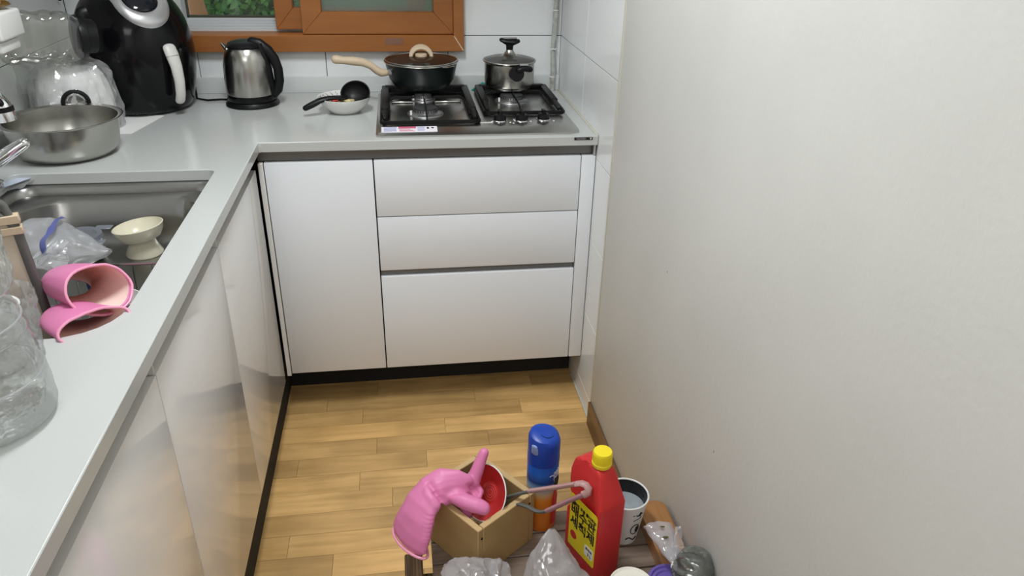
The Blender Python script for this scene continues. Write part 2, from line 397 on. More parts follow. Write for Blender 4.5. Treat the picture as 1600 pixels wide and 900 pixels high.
T0 = 1.0347; DZ = 0.2435; GP = 0.0011
zs = [0.0]+[T0-k*DZ for k in (4, 3, 2, 1, 0)]+[T0+k*DZ for k in range(1, 6)]
zs = sorted(set([z for z in zs if z >= 0.03]+[0.0])); zs = [z for z in zs if z < CEIL]+[CEIL]
def tile(parent, cells, axis, face, depth=0.005):
    g = G()
    for (a0, a1, z0, z1) in cells:
        if axis == 'Y': g.box((a0, face, z0), (a1, face+depth, z1), 0.0007, 1)
        elif axis == 'X': g.box((face, a0, z0), (face+depth, a1, z1), 0.0007, 1)
        else: g.box((face-depth, a0, z0), (face, a1, z1), 0.0007, 1)
    return ob('tile', g, M['tile'], parent, ang=30)
for z0, z1 in zip(zs, zs[1:]):
    for a0, a1 in ((YT, 0.2113), (0.2113, D+0.005)):
        tile(wr, [(a0+GP, a1-GP*0.6, z0+GP, z1-GP)], 'X', W)
# back wall with window opening
OX0, OX1, OZ0, OZ1 = -0.39, 0.535, 1.03, 1.72
wb = struct('wall_back', G().box((XL-0.1, D+0.0055, 0), (W+0.1, D+0.20, OZ0)).box((XL-0.1, D+0.0055, OZ1), (W+0.1, D+0.20, CEIL))
            .box((XL-0.1, D+0.0055, OZ0), (OX0, D+0.20, OZ1)).box((OX1, D+0.0055, OZ0), (W+0.1, D+0.20, OZ1)), M['grout'], smooth=False)
gx = [XL, -0.2497, 0.139, 0.528, W]
for z0, z1 in zip(zs, zs[1:]):
    for a0, a1 in zip(gx, gx[1:]):
        if z1 < 0.80: continue
        A0, A1, Z0, Z1 = a0+GP, a1-GP, z0+GP, z1-GP
        if A1 <= OX0 or A0 >= OX1 or Z1 <= OZ0 or Z0 >= OZ1: cells = [(A0, A1, Z0, Z1)]
        else:
            cells = []
            zl = max(Z0, OZ0); zh = min(Z1, OZ1)
            if Z0 < OZ0: cells.append((A0, A1, Z0, OZ0))
            if Z1 > OZ1: cells.append((A0, A1, OZ1, Z1))
            if A0 < OX0: cells.append((A0, OX0, zl, zh))
            if A1 > OX1: cells.append((OX1, A1, zl, zh))
        if cells: tile(wb, cells, 'Y', D)
wl = struct('wall_left', G().box((XL-0.1, YR, 0), (XL-0.0055, D+0.1, CEIL)), M['grout'], smooth=False)
ya = [D, 0.17, -0.22, -0.61, -1.0, -1.39, -1.78, -2.17]
for z0, z1 in zip(zs, zs[1:]):
    if z1 < 0.8: continue
    for a1, a0 in zip(ya, ya[1:]): tile(wl, [(a0+GP, a1-GP, z0+GP, z1-GP)], '-X', XL)

# window
wx0, wx1, wz0, wz1 = -0.430, 0.578, 0.990, 1.76
yf = D-0.03
wn = structE('window_1', (0.16, D, wz0))
fw_ = 0.050; rw = 0.033
def mitre(name, pts, y0, y1, mt, parent, bev=0.0015):
    g = G(); m4 = Matrix(((1, 0, 0, 0), (0, 0, -1, 0), (0, 1, 0, 0), (0, 0, 0, 1)))
    g.prism(pts, -y1, -y0, m4, bev, 1); return ob(name, g, mt, parent)
fo = [(wx0, wz0), (wx1, wz0), (wx1, wz1), (wx0, wz1)]
fi = [(wx0+rw, wz0+fw_), (wx1-rw, wz0+fw_), (wx1-rw, wz1-fw_), (wx0+rw, wz1-fw_)]
for i in range(4):
    j = (i+1) % 4
    mitre('frame_rail', [fo[i], fo[j], fi[j], fi[i]], yf, D+0.12, M['wood_win'], wn)
# frosted front sash (right) and rear sash slid behind it
def sash(x0, x1, z0, z1, st, rl, y0, y1, glass, gm):
    o = [(x0, z0), (x1, z0), (x1, z1), (x0, z1)]; i = [(x0+st, z0+rl), (x1-st, z0+rl), (x1-st, z1-rl), (x0+st, z1-rl)]
    e = mitre('sash_rail', [o[0], o[1], i[1], i[0]], y0, y1, M['wood_win'], wn)
    for a in (1, 2, 3):
        b = (a+1) % 4; mitre('sash_stile' if a != 2 else 'sash_rail', [o[a], o[b], i[b], i[a]], y0, y1, M['wood_win'], wn)
    g = G().box((x0+st-0.004, (y0+y1)/2-0.002, z0+rl-0.004), (x1-st+0.004, (y0+y1)/2+0.002, z1-rl+0.004)); ob(glass, g, gm, wn, smooth=False)
    bd = G()
    for A, B in (((x0+st, z0+rl), (x1-st, z0+rl)), ((x0+st, z0+rl), (x0+st, z1-rl)), ((x1-st, z0+rl), (x1-st, z1-rl))):
        bd.box((A[0]-0.002, y0+0.004, A[1]-0.002), (B[0]+0.002, y1-0.004, B[1]+0.002))
    ob('glazing_bead', bd, M['baseboard'], wn, smooth=False)
sash(0.078, 0.545, wz0+fw_+0.002, 1.71, 0.062, 0.066, yf+0.012, yf+0.045, 'frosted_pane', M['frost'])
sash(-0.005, 0.46, wz0+fw_+0.010, 1.705, 0.056, 0.064, yf+0.050, yf+0.083, 'clear_pane', M['pane'])
# white aluminium outer window with track steps
g = G()
for k in range(5): g.box((wx0+rw-0.002, D+0.058+k*0.016, wz0+fw_-0.012), (wx1-rw, D+0.063+k*0.016, wz0+fw_+0.003+k*0.006), 0.001, 1)
g.box((wx0+rw-0.002, D+0.055, wz0+fw_-0.02), (wx1-rw, D+0.16, wz0+fw_-0.006))
ob('aluminium_track', g, M['alu'], wn)
g = G().box((wx0+rw, D+0.125, wz0+fw_-0.006), (wx1-rw, D+0.15, wz0+fw_+0.030), 0.002, 1).box((wx0+rw, D+0.085, wz0+fw_), (-0.292, D+0.15, 1.70), 0.002, 1).box((wx0+rw, D+0.06, wz0+fw_), (-0.318, D+0.149, 1.70), 0.002, 1)
ob('aluminium_frame', g, M['alu'], wn)
g = G().box((-0.292, D+0.128, wz0+fw_+0.030), (wx1-rw, D+0.142, wz0+fw_+0.037)).box((-0.292, D+0.128, wz0+fw_+0.03), (-0.287, D+0.142, 1.70))
ob('gasket', g, M['alu_dark'], wn, smooth=False)
ob('outer_pane', G().box((wx0+rw+0.02, D+0.134, wz0+fw_+0.03), (wx1-rw, D+0.137, 1.70)), M['pane'], wn, smooth=False)
ob('tape_scrap', G().box((0.33, yf-0.0008, 1.012), (0.385, yf+0.001, 1.032)), film('tape_film', (0.95, 0.9, 0.85), 0.12, 0.6, 0.1), wn, smooth=False)
ob('mitre_gap', G().prism([(wx1-rw+0.001, wz0+fw_-0.003), (wx1-0.003, wz0+0.002), (wx1-0.001, wz0+0.004), (wx1-rw+0.003, wz0+fw_-0.001)], 0, 0.0008,
   Matrix(((1, 0, 0, 0), (0, 0, -1, yf+0.0003), (0, 1, 0, 0), (0, 0, 0, 1)))), mat('filler_cream', (0.7, 0.55, 0.4), 0.6), wn, smooth=False)
# outdoors
struct('ground_outside', G().box((-6, D+0.6, 0.2), (6, 9, 0.25)), M['soil'], smooth=False)
def tree(x, y, r, h, mt, label, lean=0.0):
    t = thing('tree', label, 'tree', (x, y, 0.25), 'trees outside the window')
    ob('trunk', G().tube([(x+lean*i/6*h+0.02*nz((x, y, i)), y, 0.25+h*i/6) for i in range(7)], [r*(1-0.07*i) for i in range(7)], 10), mt, t)
    g = G()
    for i in range(420):
        c = V((x+random.uniform(-0.11, 0.11), y+0.1+random.random()*0.25, 0.35+random.random()*2.4))
        a = V((random.uniform(-1, 1), random.uniform(-1, 1), random.uniform(-1, 1))).normalized()*random.uniform(0.015, 0.035)
        b = a.cross(V((random.uniform(-1, 1), 1, random.uniform(-1, 1)))).normalized()*0.014
        vs = [g.bm.verts.new(c+q) for q in (-a, b, a, -b)]; g.bm.faces.new(vs)
    f = ob('foliage', g, M['leaf'], t, smooth=False, normals=False); f['kind'] = 'stuff'
tree(-0.62, 1.9, 0.035, 2.3, M['bark'], 'dark tree trunk seen through the open left of the window', 0.03)
tree(-0.40, 1.75, 0.05, 2.3, M['bark2'], 'orange-brown tree trunk in the middle of the window gap', -0.16)
tree(-0.06, 1.95, 0.04, 2.3, M['bark'], 'dark trunk close to the wooden window sash', 0.02)
g = G()
for i in range(11000):
    c = V((random.uniform(-1.8, 0.9), random.uniform(2.5, 3.0), random.uniform(0.3, 2.4)))
    a = V((random.uniform(-1, 1), random.uniform(-1, 1), random.uniform(-1, 1))).normalized()*random.uniform(0.015, 0.035)
    b = a.cross(V((random.uniform(-.4, .4), 1, random.uniform(-.4, .4)))).normalized()*0.015
    vs = [g.bm.verts.new(c+q) for q in (-a, b, a, -b)]; g.bm.faces.new(vs)
h = ob('hedge', g, M['leaf'], smooth=False, normals=False); tag(h, 'green hedge foliage far behind the trees outside', 'hedge', kind='stuff')

gb = G().grid(lambda u, v: V((-5+10*u, 3.1+1.2*v, 0.25+3.2*v))+crumple(V((u*10, v*4, 0)), 0.12, 2.0), 40, 14)  # dark backing added so the gaps between leaves read as shade
bk = ob('leaf_gap_backdrop', gb, mat('dark_backdrop', (0.035, 0.06, 0.02), 0.9, var=0.6, vscale=5)); bk['kind'] = 'structure'
# pipe in the corner
p = thing('wrapped_pipe', 'thin pale pipe wrapped in mottled film, standing in the tiled corner', 'pipe', (0.874, D-0.018, H))
pts = [(0.876, D-0.016, H+0.001), (0.876, D-0.016, 0.93), (0.872, D-0.014, 0.99), (0.876, D-0.015, 1.07), (0.877, D-0.015, 1.2), (0.877, D-0.015, 1.6)]
ob('pipe', G().tube(pts, [0.0085, 0.009, 0.0075, 0.009, 0.008, 0.008], 10), M['tape'], p)
g = G()
for z in (0.905, 0.995, 1.115): g.torus((0.8745, D-0.0155, z), 0.0088, 0.002, 16, 6)
g.tube([(0.868, D-0.02, 0.99), (0.860, D-0.022, 0.993)], 0.0012, 6)
ob('tie', g, M['white'], p)['kind'] = 'stuff'

# ================= CABINETS & COUNTER =================
def rrect(x0, y0, x1, y1, r, n=6):
    """ccw rounded rect; r = [r at x0y0, x1y0, x1y1, x0y1]"""
    out = []
    for (cx, cy, rad, a0) in ((x0+r[0], y0+r[0], r[0], PI), (x1-r[1], y0+r[1], r[1], 1.5*PI), (x1-r[2], y1-r[2], r[2], 0), (x0+r[3], y1-r[3], r[3], PI/2)):
        for i in range(n+1):
            a = a0+PI/2*i/n; out.append((cx+rad*math.cos(a), cy+rad*math.sin(a)))
    return out
SX0, SX1, SY0, SY1 = -0.50, -0.064, -0.945, -0.205
hole = rrect(SX0, SY0, SX1, SY1, [0.05, 0.085, 0.02, 0.02])
ct = thing('countertop', 'white L-shaped quartz countertop with upstands running round the corner', 'countertop', (0.15, 0.25, H-SLAB))
outer = [(XL, -2.9), (0, -2.9), (0, -0.004), (0.004, 0), (W-0.001, 0), (W-0.001, D), (XL, D)]
bm = bmesh.new()
def loop(pts, z): 
    vs = [bm.verts.new((x, y, z)) for x, y in pts]; return vs, [bm.edges.new((vs[i], vs[(i+1) % len(vs)])) for i in range(len(vs))]
v1, e1 = loop(outer, H); v2, e2 = loop(hole, H)
bmesh.ops.triangle_fill(bm, use_beauty=True, use_dissolve=False, edges=e1+e2)
top = list(bm.faces)
ext = bmesh.ops.extrude_face_region(bm, geom=top)
bmesh.ops.translate(bm, verts=[v for v in ext['geom'] if isinstance(v, bmesh.types.BMVert)], vec=(0, 0, -SLAB))
g = G(); g.bm.free(); g.bm = bm
sl = ob('slab', g, M['quartz'], ct, ang=30)
bv = sl.modifiers.new('b', 'BEVEL'); bv.width = 0.0018; bv.segments = 2; bv.limit_method = 'ANGLE'
M['upstand'] = mat('lightened_upstand', (0.68, 0.70, 0.69), 0.2)  # same stone as the slab, lightened to make up for the dim upright face
ob('upstand', G().box((XL, D-0.012, H), (W-0.001, D-0.0005, H+0.0508), 0.002, 2), M['upstand'], ct)
ob('upstand', G().box((XL+0.0005, -2.9, H), (XL+0.012, D-0.012, H+0.0508), 0.002, 2), M['upstand'], ct)
ob('sealant', G().box((W-0.006, 0.002, H-0.001), (W-0.0005, D-0.012, H+0.003), 0.001, 1), M['caulk'], ct)
bd = ob('badge', G().box((0.831, -0.0012, H-0.0105), (0.883, 0.0005, H-0.0025), 0.0008, 1), M['plate_black'], ct)
text('lettering', 'HANSSEM', 0.006, (0.850, -0.0014, H-0.0066), (1, 0, 0), (0, 0, 1), M['silver'], bd, 0.0, 1.0)
text('lettering', 'V', 0.008, (0.877, -0.0014, H-0.0066), (1, 0, 0), (0, 0, 1), M['white'], bd, 0.0003, 1.1)

ZB, ZT = 0.1405, 0.8021
def door(name, x0, x1, z0, z1, parent): return ob(name, G().box((x0, SB, z0), (x1, SB+0.018, z1), 0.0015, 2), M['door_white'], parent)
c1 = thing('base_cabinet', 'white base cabinet with one tall plain door, left of the drawers', 'cabinet', (0.145, 0.28, ZB))
ob('body', G().box((0.004, SB+0.019, ZB+0.002), (0.2855, D-0.03, ZT)), M['dark'], c1, smooth=False)
door('door', 0.0045, 0.2850, ZB, ZT, c1)
ob('filler_strip', G().box((-SB, SB-0.004, ZB-0.006), (0.0022, SB+0.014, ZT), 0.001, 1), M['gloss_white'], c1)
c2 = thing('drawer_cabinet', 'white three-drawer base cabinet under the gas stove', 'cabinet', (0.57, 0.28, ZB))
ob('body', G().box((0.287, SB+0.019, ZB+0.002), (0.894, D-0.03, ZT)), M['dark'], c2, smooth=False)
door('drawer_front', 0.2885, 0.8565, 0.6405, ZT, c2)
door('drawer_front', 0.2885, 0.8565, 0.4740, 0.6375, c2)
d3 = door('drawer_front', 0.2885, 0.8565, ZB, 0.4535, c2)
ob('grip_channel', G().box((0.2885, SB+0.014, 0.4535), (0.8565, SB+0.0185, 0.4740)), M['channel'], c2, smooth=False)
ob('filler_panel', G().box((0.8590, SB, ZB), (W-0.002, SB+0.018, ZT), 0.0015, 2), M['door_white'], c2)
chn = thing('counter_channel', 'dark brushed metal grip channel under the back counter edge', 'channel', (0.45, SB+0.02, ZT))
ob('channel_strip', G().box((-0.012, SB+0.016, ZT+0.001), (W-0.012, SB+0.030, H-SLAB)), M['channel'], chn, smooth=False)
ob('end_cap', G().box((W-0.010, SB-0.002, ZT+0.001), (W-0.004, SB+0.03, H-SLAB-0.0005), 0.001, 1), M['silver'], chn)
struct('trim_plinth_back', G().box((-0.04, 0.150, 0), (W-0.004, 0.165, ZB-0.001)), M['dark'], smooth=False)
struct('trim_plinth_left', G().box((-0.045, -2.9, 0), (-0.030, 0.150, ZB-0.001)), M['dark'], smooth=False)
ys = [-0.028, -0.507, -0.960, -1.42, -1.88, -2.34, -2.88]
labs = ['glossy white cabinet nearest the inner corner, below the far end of the sink', 'glossy white cabinet door second from the inner corner, below the sink',
        'glossy white cabinet in front of the sink, under the clear bottle', 'glossy white cabinet at the bottom left edge of the frame', 'glossy white cabinet beside the camera position', 'glossy white cabinet at the near end of the left run']
for i, (a, b) in enumerate(zip(ys, ys[1:])):
    if i > 4: break
    c = thing('base_cabinet', labs[i], 'cabinet', (-0.3, (a+b)/2, ZB), 'glossy cabinets of the left run')
    zt = 0.797
    ob('body', G().box((XL+0.03, b+0.002, ZB+0.002), (-SB-0.019, a-0.002, 0.655)), M['carcass'], c, smooth=False)
    ob('door', G().box((-SB-0.018, b+0.0012, ZB), (-SB, a-0.0012, zt), 0.0012, 2), M['gloss_white'], c)
    ob('grip_channel', G().box((-SB-0.030, b+0.001, zt-0.02), (-SB-0.0185, a-0.001, H-SLAB)), M['channel2'], c, smooth=False)
    ob('channel_clip', G().box((-SB-0.018, b-0.0012, zt+0.001), (-SB-0.002, b+0.0012, H-SLAB-0.0005)), M['white_plastic'], c, smooth=False)

wc = thing('shading_cabinet', 'white wall cabinet added out of view above the left counter for shade', 'cabinet', (-0.44, -0.9, 1.48))  # unseen cabinet added to keep light off the left wall
ob('body', G().box((XL+0.0005, -2.4, 1.48), (-0.36, D-0.001, 2.2)), M['carcass'], wc, smooth=False)
ob('door', G().box((-0.3595, -2.4, 1.48), (-0.342, -0.9, 2.2), 0.0015, 1), M['gloss_white'], wc)
ob('door', G().box((-0.3595, -0.897, 1.48), (-0.342, D-0.002, 2.2), 0.0015, 1), M['gloss_white'], wc)

rh = thing('shading_hood', 'grey steel range hood added out of view to shade the gas stove', 'hood', (0.57, 0.3, 1.50))  # unseen hood added to darken the hob reflection and shade the pan
ob('body', G().box((0.29, 0.10, 1.56), (0.86, D-0.001, 1.62), 0.002, 1).box((0.40, 0.30, 1.62), (0.74, D-0.001, CEIL-0.001)), M['burner'], rh)
ob('filter_panel', G().box((0.31, 0.12, 1.552), (0.84, D-0.02, 1.5598)), M['channel'], rh, smooth=False)

# ================= SINK =================
sk = thing('sink', 'large stainless steel sink let into the left counter', 'sink', (-0.28, -0.575, 0.66))
def bowl_ring(inset, z, r):
    return [V((x, y, z)) for x, y in rrect(SX0-0.012+inset, SY0-0.012+inset, SX1+0.012-inset, SY1+0.012-inset, r)]
prof = [(0.0, H-SLAB-0.001, [0.05, 0.09, 0.03, 0.03]), (0.016, H-SLAB-0.001, [0.05, 0.09, 0.03, 0.03]), (0.020, H-SLAB-0.006, [0.05, 0.09, 0.035, 0.035]), (0.022, H-SLAB-0.022, [0.05, 0.09, 0.04, 0.04]),
        (0.034, H-SLAB-0.027, [0.08, 0.10, 0.06, 0.09]), (0.040, H-SLAB-0.034, [0.08, 0.10, 0.07, 0.10]), (0.044, 0.735, [0.08, 0.10, 0.07, 0.10]), (0.052, 0.712, [0.08, 0.1, 0.07, 0.1]), (0.075, 0.700, [0.08, 0.09, 0.07, 0.09])]
g = G(); rg = [[g.bm.verts.new(p) for p in bowl_ring(i, z, r)] for i, z, r in prof]
for A, B in zip(rg, rg[1:]):
    n = len(A)
    for i in range(n): g.bm.faces.new((A[i], A[(i+1) % n], B[(i+1) % n], B[i]))
g.bm.faces.new(rg[-1])
o = ob('bowl', g, M['steel_sink'], sk, ang=50); 
ob('drain', G().lathe([(0.055, 0.7005), (0.055, 0.703), (0.045, 0.704), (0.04, 0.702), (0, 0.702)], (-0.33, -0.6, 0), 32), M['chrome'], sk)

# faucet
f = thing('faucet', 'chrome single-lever faucet at the left edge behind the sink', 'faucet', (-0.50, -0.26, H))
ob('body', G().lathe([(0.03, H+0.0005), (0.03, H+0.006), (0.023, H+0.010), (0.022, H+0.13), (0.02, H+0.14), (0, H+0.142)], (-0.515, -0.28, 0), 28), M['chrome'], f)
ob('lever', G().tube([(-0.495, -0.33, 0.905), (-0.465, -0.325, 0.925), (-0.437, -0.31, 0.942), (-0.412, -0.30, 0.957)], [0.015, 0.0145, 0.0135, 0.012], 16, round_caps=True), M['chrome'], f)
ob('lever_ring', G().tube([(-0.478, -0.328, 0.914), (-0.472, -0.327, 0.919)], [0.0175, 0.0175], 20), M['chrome'], f)
ob('lever_joint', G().blob((-0.497, -0.33, 0.90), 0.020, 3), M['chrome'], f)
g = G().tube([(-0.515, -0.28, 1.0), (-0.50, -0.285, 1.05), (-0.475, -0.29, 1.065), (-0.45, -0.295, 1.058), (-0.432, -0.30, 1.035), (-0.428, -0.30, 1.005)], [0.012, 0.013, 0.015, 0.017, 0.018, 0.017], 20)
sp = ob('spout', g, M['chrome'], f)
ob('spout_button', G().tube([(-0.445, -0.312, 1.066), (-0.425, -0.318, 1.045)], [0.008, 0.007], 12, round_caps=True), M['black'], sp)
ob('spout_band', G().tube([(-0.4305, -0.30, 1.034), (-0.4295, -0.30, 1.024)], [0.0186, 0.0183], 20), M['black'], sp)

# ================= STOVE =================
st = thing('gas_stove', 'stainless three-burner built-in gas hob with two black pan grates', 'stove', (0.575, 0.27, H))
hx0, hx1, hy0, hy1 = 0.298, 0.855, 0.022, 0.50
def hob_ring(ins, z, ch=0.03):
    return [V(p) for p in ((hx0+ins+0.02, hy0+ins, z), (hx1-ins-0.03, hy0+ins, z), (hx1-ins-0.003, hy0+ins+0.012, z), (hx1-ins, hy0+ins+ch, z), (hx1-ins, hy1-ins, z), (hx0+ins, hy1-ins, z), (hx0+ins, hy0+ins+0.015, z), (hx0+ins+0.004, hy0+ins+0.006, z))]
g = G(); rs = [[g.bm.verts.new(p) for p in hob_ring(i, z)] for i, z in ((0.0, H+0.0003), (0.0, H+0.005), (0.006, H+0.008), (0.036, H+0.0155), (0.04, H+0.016))]
# front strip wide, other sides narrower: pull the back and sides
for A, B in zip(rs, rs[1:]):
    for i in range(8): g.bm.faces.new((A[i], A[(i+1) % 8], B[(i+1) % 8], B[i]))
g.bm.faces.new(rs[-1]); g.bm.faces.new(rs[0][::-1])
ob('top_plate', g, M['steel_hob'], st, ang=20)
def grate(x0, x1, y0, y1, cx, cy, rad):
    z0 = H+0.0165; zt_ = z0+0.024
    g = G(); th = 0.0045
    loop_ = rrect(x0, y0, x1, y1, [0.012]*4, 4)
    n = len(loop_)
    outer_ = [V((x, y, 0)) for x, y in loop_]
    for A, B in zip(outer_, outer_[1:]+outer_[:1]):
        g.tube([(A.x, A.y, z0+0.006), (B.x, B.y, z0+0.006)], [(0.004, 0.006)]*2, 8)
    # thick raised side plates and back plate
    for sx in (x0+0.011, x1-0.011):
        g.box((sx-0.011, y0+0.10, z0+0.002), (sx+0.011, y1-0.004, zt_-0.002), 0.003, 2)
        g.tube([(sx, y0+0.10, zt_-0.010), (sx, y0+0.03, z0+0.008)], [(0.010, 0.007), (0.006, 0.004)], 8)
    g.box((x0+0.01, y1-0.026, z0+0.002), (x1-0.01, y1-0.004, zt_), 0.003, 2)
    for (ax, ay) in ((cx, y0), (cx, y1-0.02), (x0+0.02, cy), (x1-0.02, cy)):
        d = V((cx-ax, cy-ay, 0)).normalized(); e = V((cx, cy, 0))-d*0.028
        g.tube([(ax, ay, z0+0.012), (ax+d.x*0.02, ay+d.y*0.02, zt_), (e.x, e.y, zt_)], [(0.0022, 0.004)]*3, 6, up=(0, 0, 1))
    for (ax, ay) in ((x0+0.008, y0+0.008), (x1-0.008, y0+0.008), (x0+0.012, y1-0.012), (x1-0.012, y1-0.012)):
        g.cyl((ax, ay, H+0.0155), (ax, ay, z0+0.008), 0.005, seg=8)
    return ob('grate', g, M['iron'], st)
grate(0.312, 0.582, 0.085, 0.475, 0.437, 0.30, 0.05)
grate(0.606, 0.838, 0.170, 0.475, 0.708, 0.36, 0.05)
def burner(x, y, r):
    z = H+0.0162
    b = ob('burner', G().lathe([(r*1.45, z), (r*1.42, z+0.002), (r*1.1, z+0.004), (r*1.05, z+0.006), (r*0.98, z+0.007), (r*0.98, z+0.0145), (r, z+0.015), (0, z+0.015)], (x, y, 0), 40), M['burner'], st)
    g = G().lathe([(0, z+0.015), (r*0.92, z+0.015), (r*0.94, z+0.019), (r*0.8, z+0.0215), (0, z+0.022)], (x, y, 0), 40)
    ob('burner_cap', g, M['burner_cap'], b)
    g = G()
    for k in range(28):
        a = 2*PI*k/28; g.box((x+r*0.985*math.cos(a)-0.0012, y+r*0.985*math.sin(a)-0.0012, z+0.009), (x+r*0.985*math.cos(a)+0.0012, y+r*0.985*math.sin(a)+0.0012, z+0.014))
    ob('flame_ports', g, M['dark'], b, smooth=False)
    ob('igniter', G().cyl((x-r*1.15, y-r*0.6, z), (x-r*1.15, y-r*0.6, z+0.014), 0.003, seg=10), M['white_plastic'], b)
burner(0.437, 0.205, 0.036); burner(0.437, 0.375, 0.026); burner(0.708, 0.345, 0.036)
for (x, y) in ((0.642, 0.118), (0.704, 0.116), (0.767, 0.122)):
    k = ob('knob', G().lathe([(0.0178, H+0.0162), (0.0178, H+0.019), (0.0172, H+0.022), (0.0165, H+0.031), (0.014, H+0.033), (0, H+0.033)], (x, y, 0), 28), M['black'], st)
    ob('knob_grip', G().box((x-0.0055, y-0.014, H+0.031), (x+0.0055, y+0.014, H+0.045), 0.003, 2), M['black_gloss'], k)
    ob('knob_ring', G().torus((x, y, H+0.0172), 0.0190, 0.0013, 28, 6), M['chrome'], k)
sm = G().box((0.313, 0.036, H+0.0134), (0.462, 0.064, H+0.0144), 0)
for v in sm.bm.verts: v.co.z += (v.co.y-0.05)*0.235
stk = ob('warning_sticker', sm, mat('pale_sticker', (0.80, 0.76, 0.82), 0.4), st, smooth=False)
sg = G(); rg_ = G(); lg = G()
def onst(g, x0, x1, y0, y1, up=0.0016):
    n0 = len(g.bm.verts); g.box((x0, y0, H+0.0134), (x1, y1, H+0.0134+up)); g.bm.verts.ensure_lookup_table()
    for v in list(g.bm.verts)[n0:]: v.co.z += (v.co.y-0.05)*0.235
onst(rg_, 0.358, 0.405, 0.054, 0.063)
for i in range(5): onst(sg, 0.319, 0.353, 0.040+i*0.0046, 0.0415+i*0.0046); onst(sg, 0.409, 0.428, 0.042+i*0.0046, 0.043+i*0.0046)
for i in range(3): onst(rg_, 0.360, 0.402-i*0.006, 0.039+i*0.005, 0.0405+i*0.005)
onst(lg, 0.434, 0.440, 0.051, 0.059); onst(lg, 0.446, 0.453, 0.053, 0.058)
ob('sticker_lines', sg, mat('sticker_blue', (0.25, 0.28, 0.5), 0.5), stk, smooth=False)['kind'] = 'stuff'; ob('sticker_lines', rg_, mat('sticker_red', (0.55, 0.12, 0.2), 0.5), stk, smooth=False)['kind'] = 'stuff'; ob('sticker_icons', lg, M['ink'], stk, smooth=False)
pl = ob('name_plate', G().box((0.582, 0.090, H+0.0165), (0.619, 0.102, H+0.0178), 0.001, 1), M['white_plastic'], st)
text('lettering', 'MAGIC', 0.0085, (0.6005, 0.096, H+0.018), (1, 0, 0), (0, 1, 0), M['ink'], pl, 0.0002, 1.0)
g = G()
for (x, y) in ((0.668, 0.094), (0.676, 0.086), (0.683, 0.110), (0.683, 0.122), (0.727, 0.102), (0.62, 0.108), (0.793, 0.103)):
    g.torus((x, y, H+0.0164), 0.0022, 0.0006, 12, 4)
ob('dial_marks', g, M['white'], st)['kind'] = 'stuff'
for xa, xb in ((0.34, 0.405), (0.47, 0.55)): ob('valve_cover', G().box((xa, 0.325, H+0.0165), (xb, 0.345, H+0.0225), 0.002, 1), M['steel_hob'], st)

GZ = H+0.0165+0.0245
# pan
cx, cy = 0.437, 0.432; RZ = 0.982
pn = thing('saute_pan', 'dark green deep saute pan with a long beige handle on the left grate', 'pan', (cx, cy, GZ))
g = G().lathe([(0, GZ+0.0005), (0.072, GZ+0.0005), (0.085, GZ+0.008), (0.100, GZ+0.030), (0.110, RZ-0.008), (0.1125, RZ-0.002), (0.1125, RZ), (0.1095, RZ), (0.107, RZ-0.008), (0.096, GZ+0.03), (0.08, GZ+0.010), (0.07, GZ+0.005), (0, GZ+0.005)], (cx, cy, 0), 56)
ob('pan_body', g, M['pan'], pn)
ob('pan_rim', G().torus((cx, cy, RZ-0.001), 0.1125, 0.0022, 56, 8).tube([(cx+0.06, cy-0.095, RZ-0.003), (cx+0.075, cy-0.105, RZ-0.001), (cx+0.095, cy-0.085, RZ-0.002)], 0.002, 8), M['steel'], pn)
ob('ferrule', G().tube([(cx-0.092, cy-0.045, RZ-0.026), (cx-0.115, cy-0.055, RZ-0.025)], [(0.007, 0.009)]*2, 12), M['silver'], pn)
hp = [(0.327, 0.378, 0.957), (0.315, 0.375, 0.957), (0.303, 0.372, 0.964), (0.285, 0.369, 0.980), (0.262, 0.366, 0.990), (0.235, 0.363, 0.994), (0.205, 0.36, 0.997), (0.185, 0.358, 1.000)]
ob('handle', G().tube(hp, [(0.0115, 0.0105), (0.0125, 0.0115), (0.0125, 0.0115), (0.0115, 0.0110), (0.0115, 0.0120), (0.0125, 0.0130), (0.0125, 0.0105), (0.0125, 0.0130)], 16, up=(0, 0, 1), round_caps=True), M['beige'], pn)
ld = thing('glass_lid', 'brown glass lid with an arched beige knob on the saute pan', 'lid', (cx, cy, RZ+0.001))
ob('glass', G().lathe([(0.108, RZ+0.0025), (0.09, RZ+0.007), (0.06, RZ+0.0115), (0.03, RZ+0.014), (0, RZ+0.0145)], (cx, cy, 0), 48), M['brown_glass'], ld)
ob('metal_rim', G().torus((cx, cy, RZ+0.0032), 0.1095, 0.0022, 56, 8), M['steel'], ld)
g = G(); arc = []
for i in range(13):
    a = PI*i/12; arc.append((cx-0.001-0.036*math.cos(a)*1.0, cy-0.012+0.012*math.sin(a), RZ+0.012+0.035*math.sin(a)))
g.tube(arc, [(0.009, 0.0035)]*13, 10, up=None)
kn = ob('knob', G().lathe([(0.018, RZ+0.0135), (0.018, RZ+0.020), (0.016, RZ+0.022), (0, RZ+0.022)], (cx, cy-0.008, 0), 24), M['beige'], ld)
g = G()
N = 14
def archf(u, v):
    a = PI*u; r_ = 0.024+0.012*v
    return V((cx-0.036*math.cos(a)*(0.72+0.28*v), cy-0.016+0.022*v*math.sin(a)+0.004, RZ+0.012+0.033*math.sin(a)*(0.72+0.28*v)))
g.grid(archf, 20, 4); o = ob('arch_grip', g, M['beige'], ld); solidify(o, 0.006, 0)

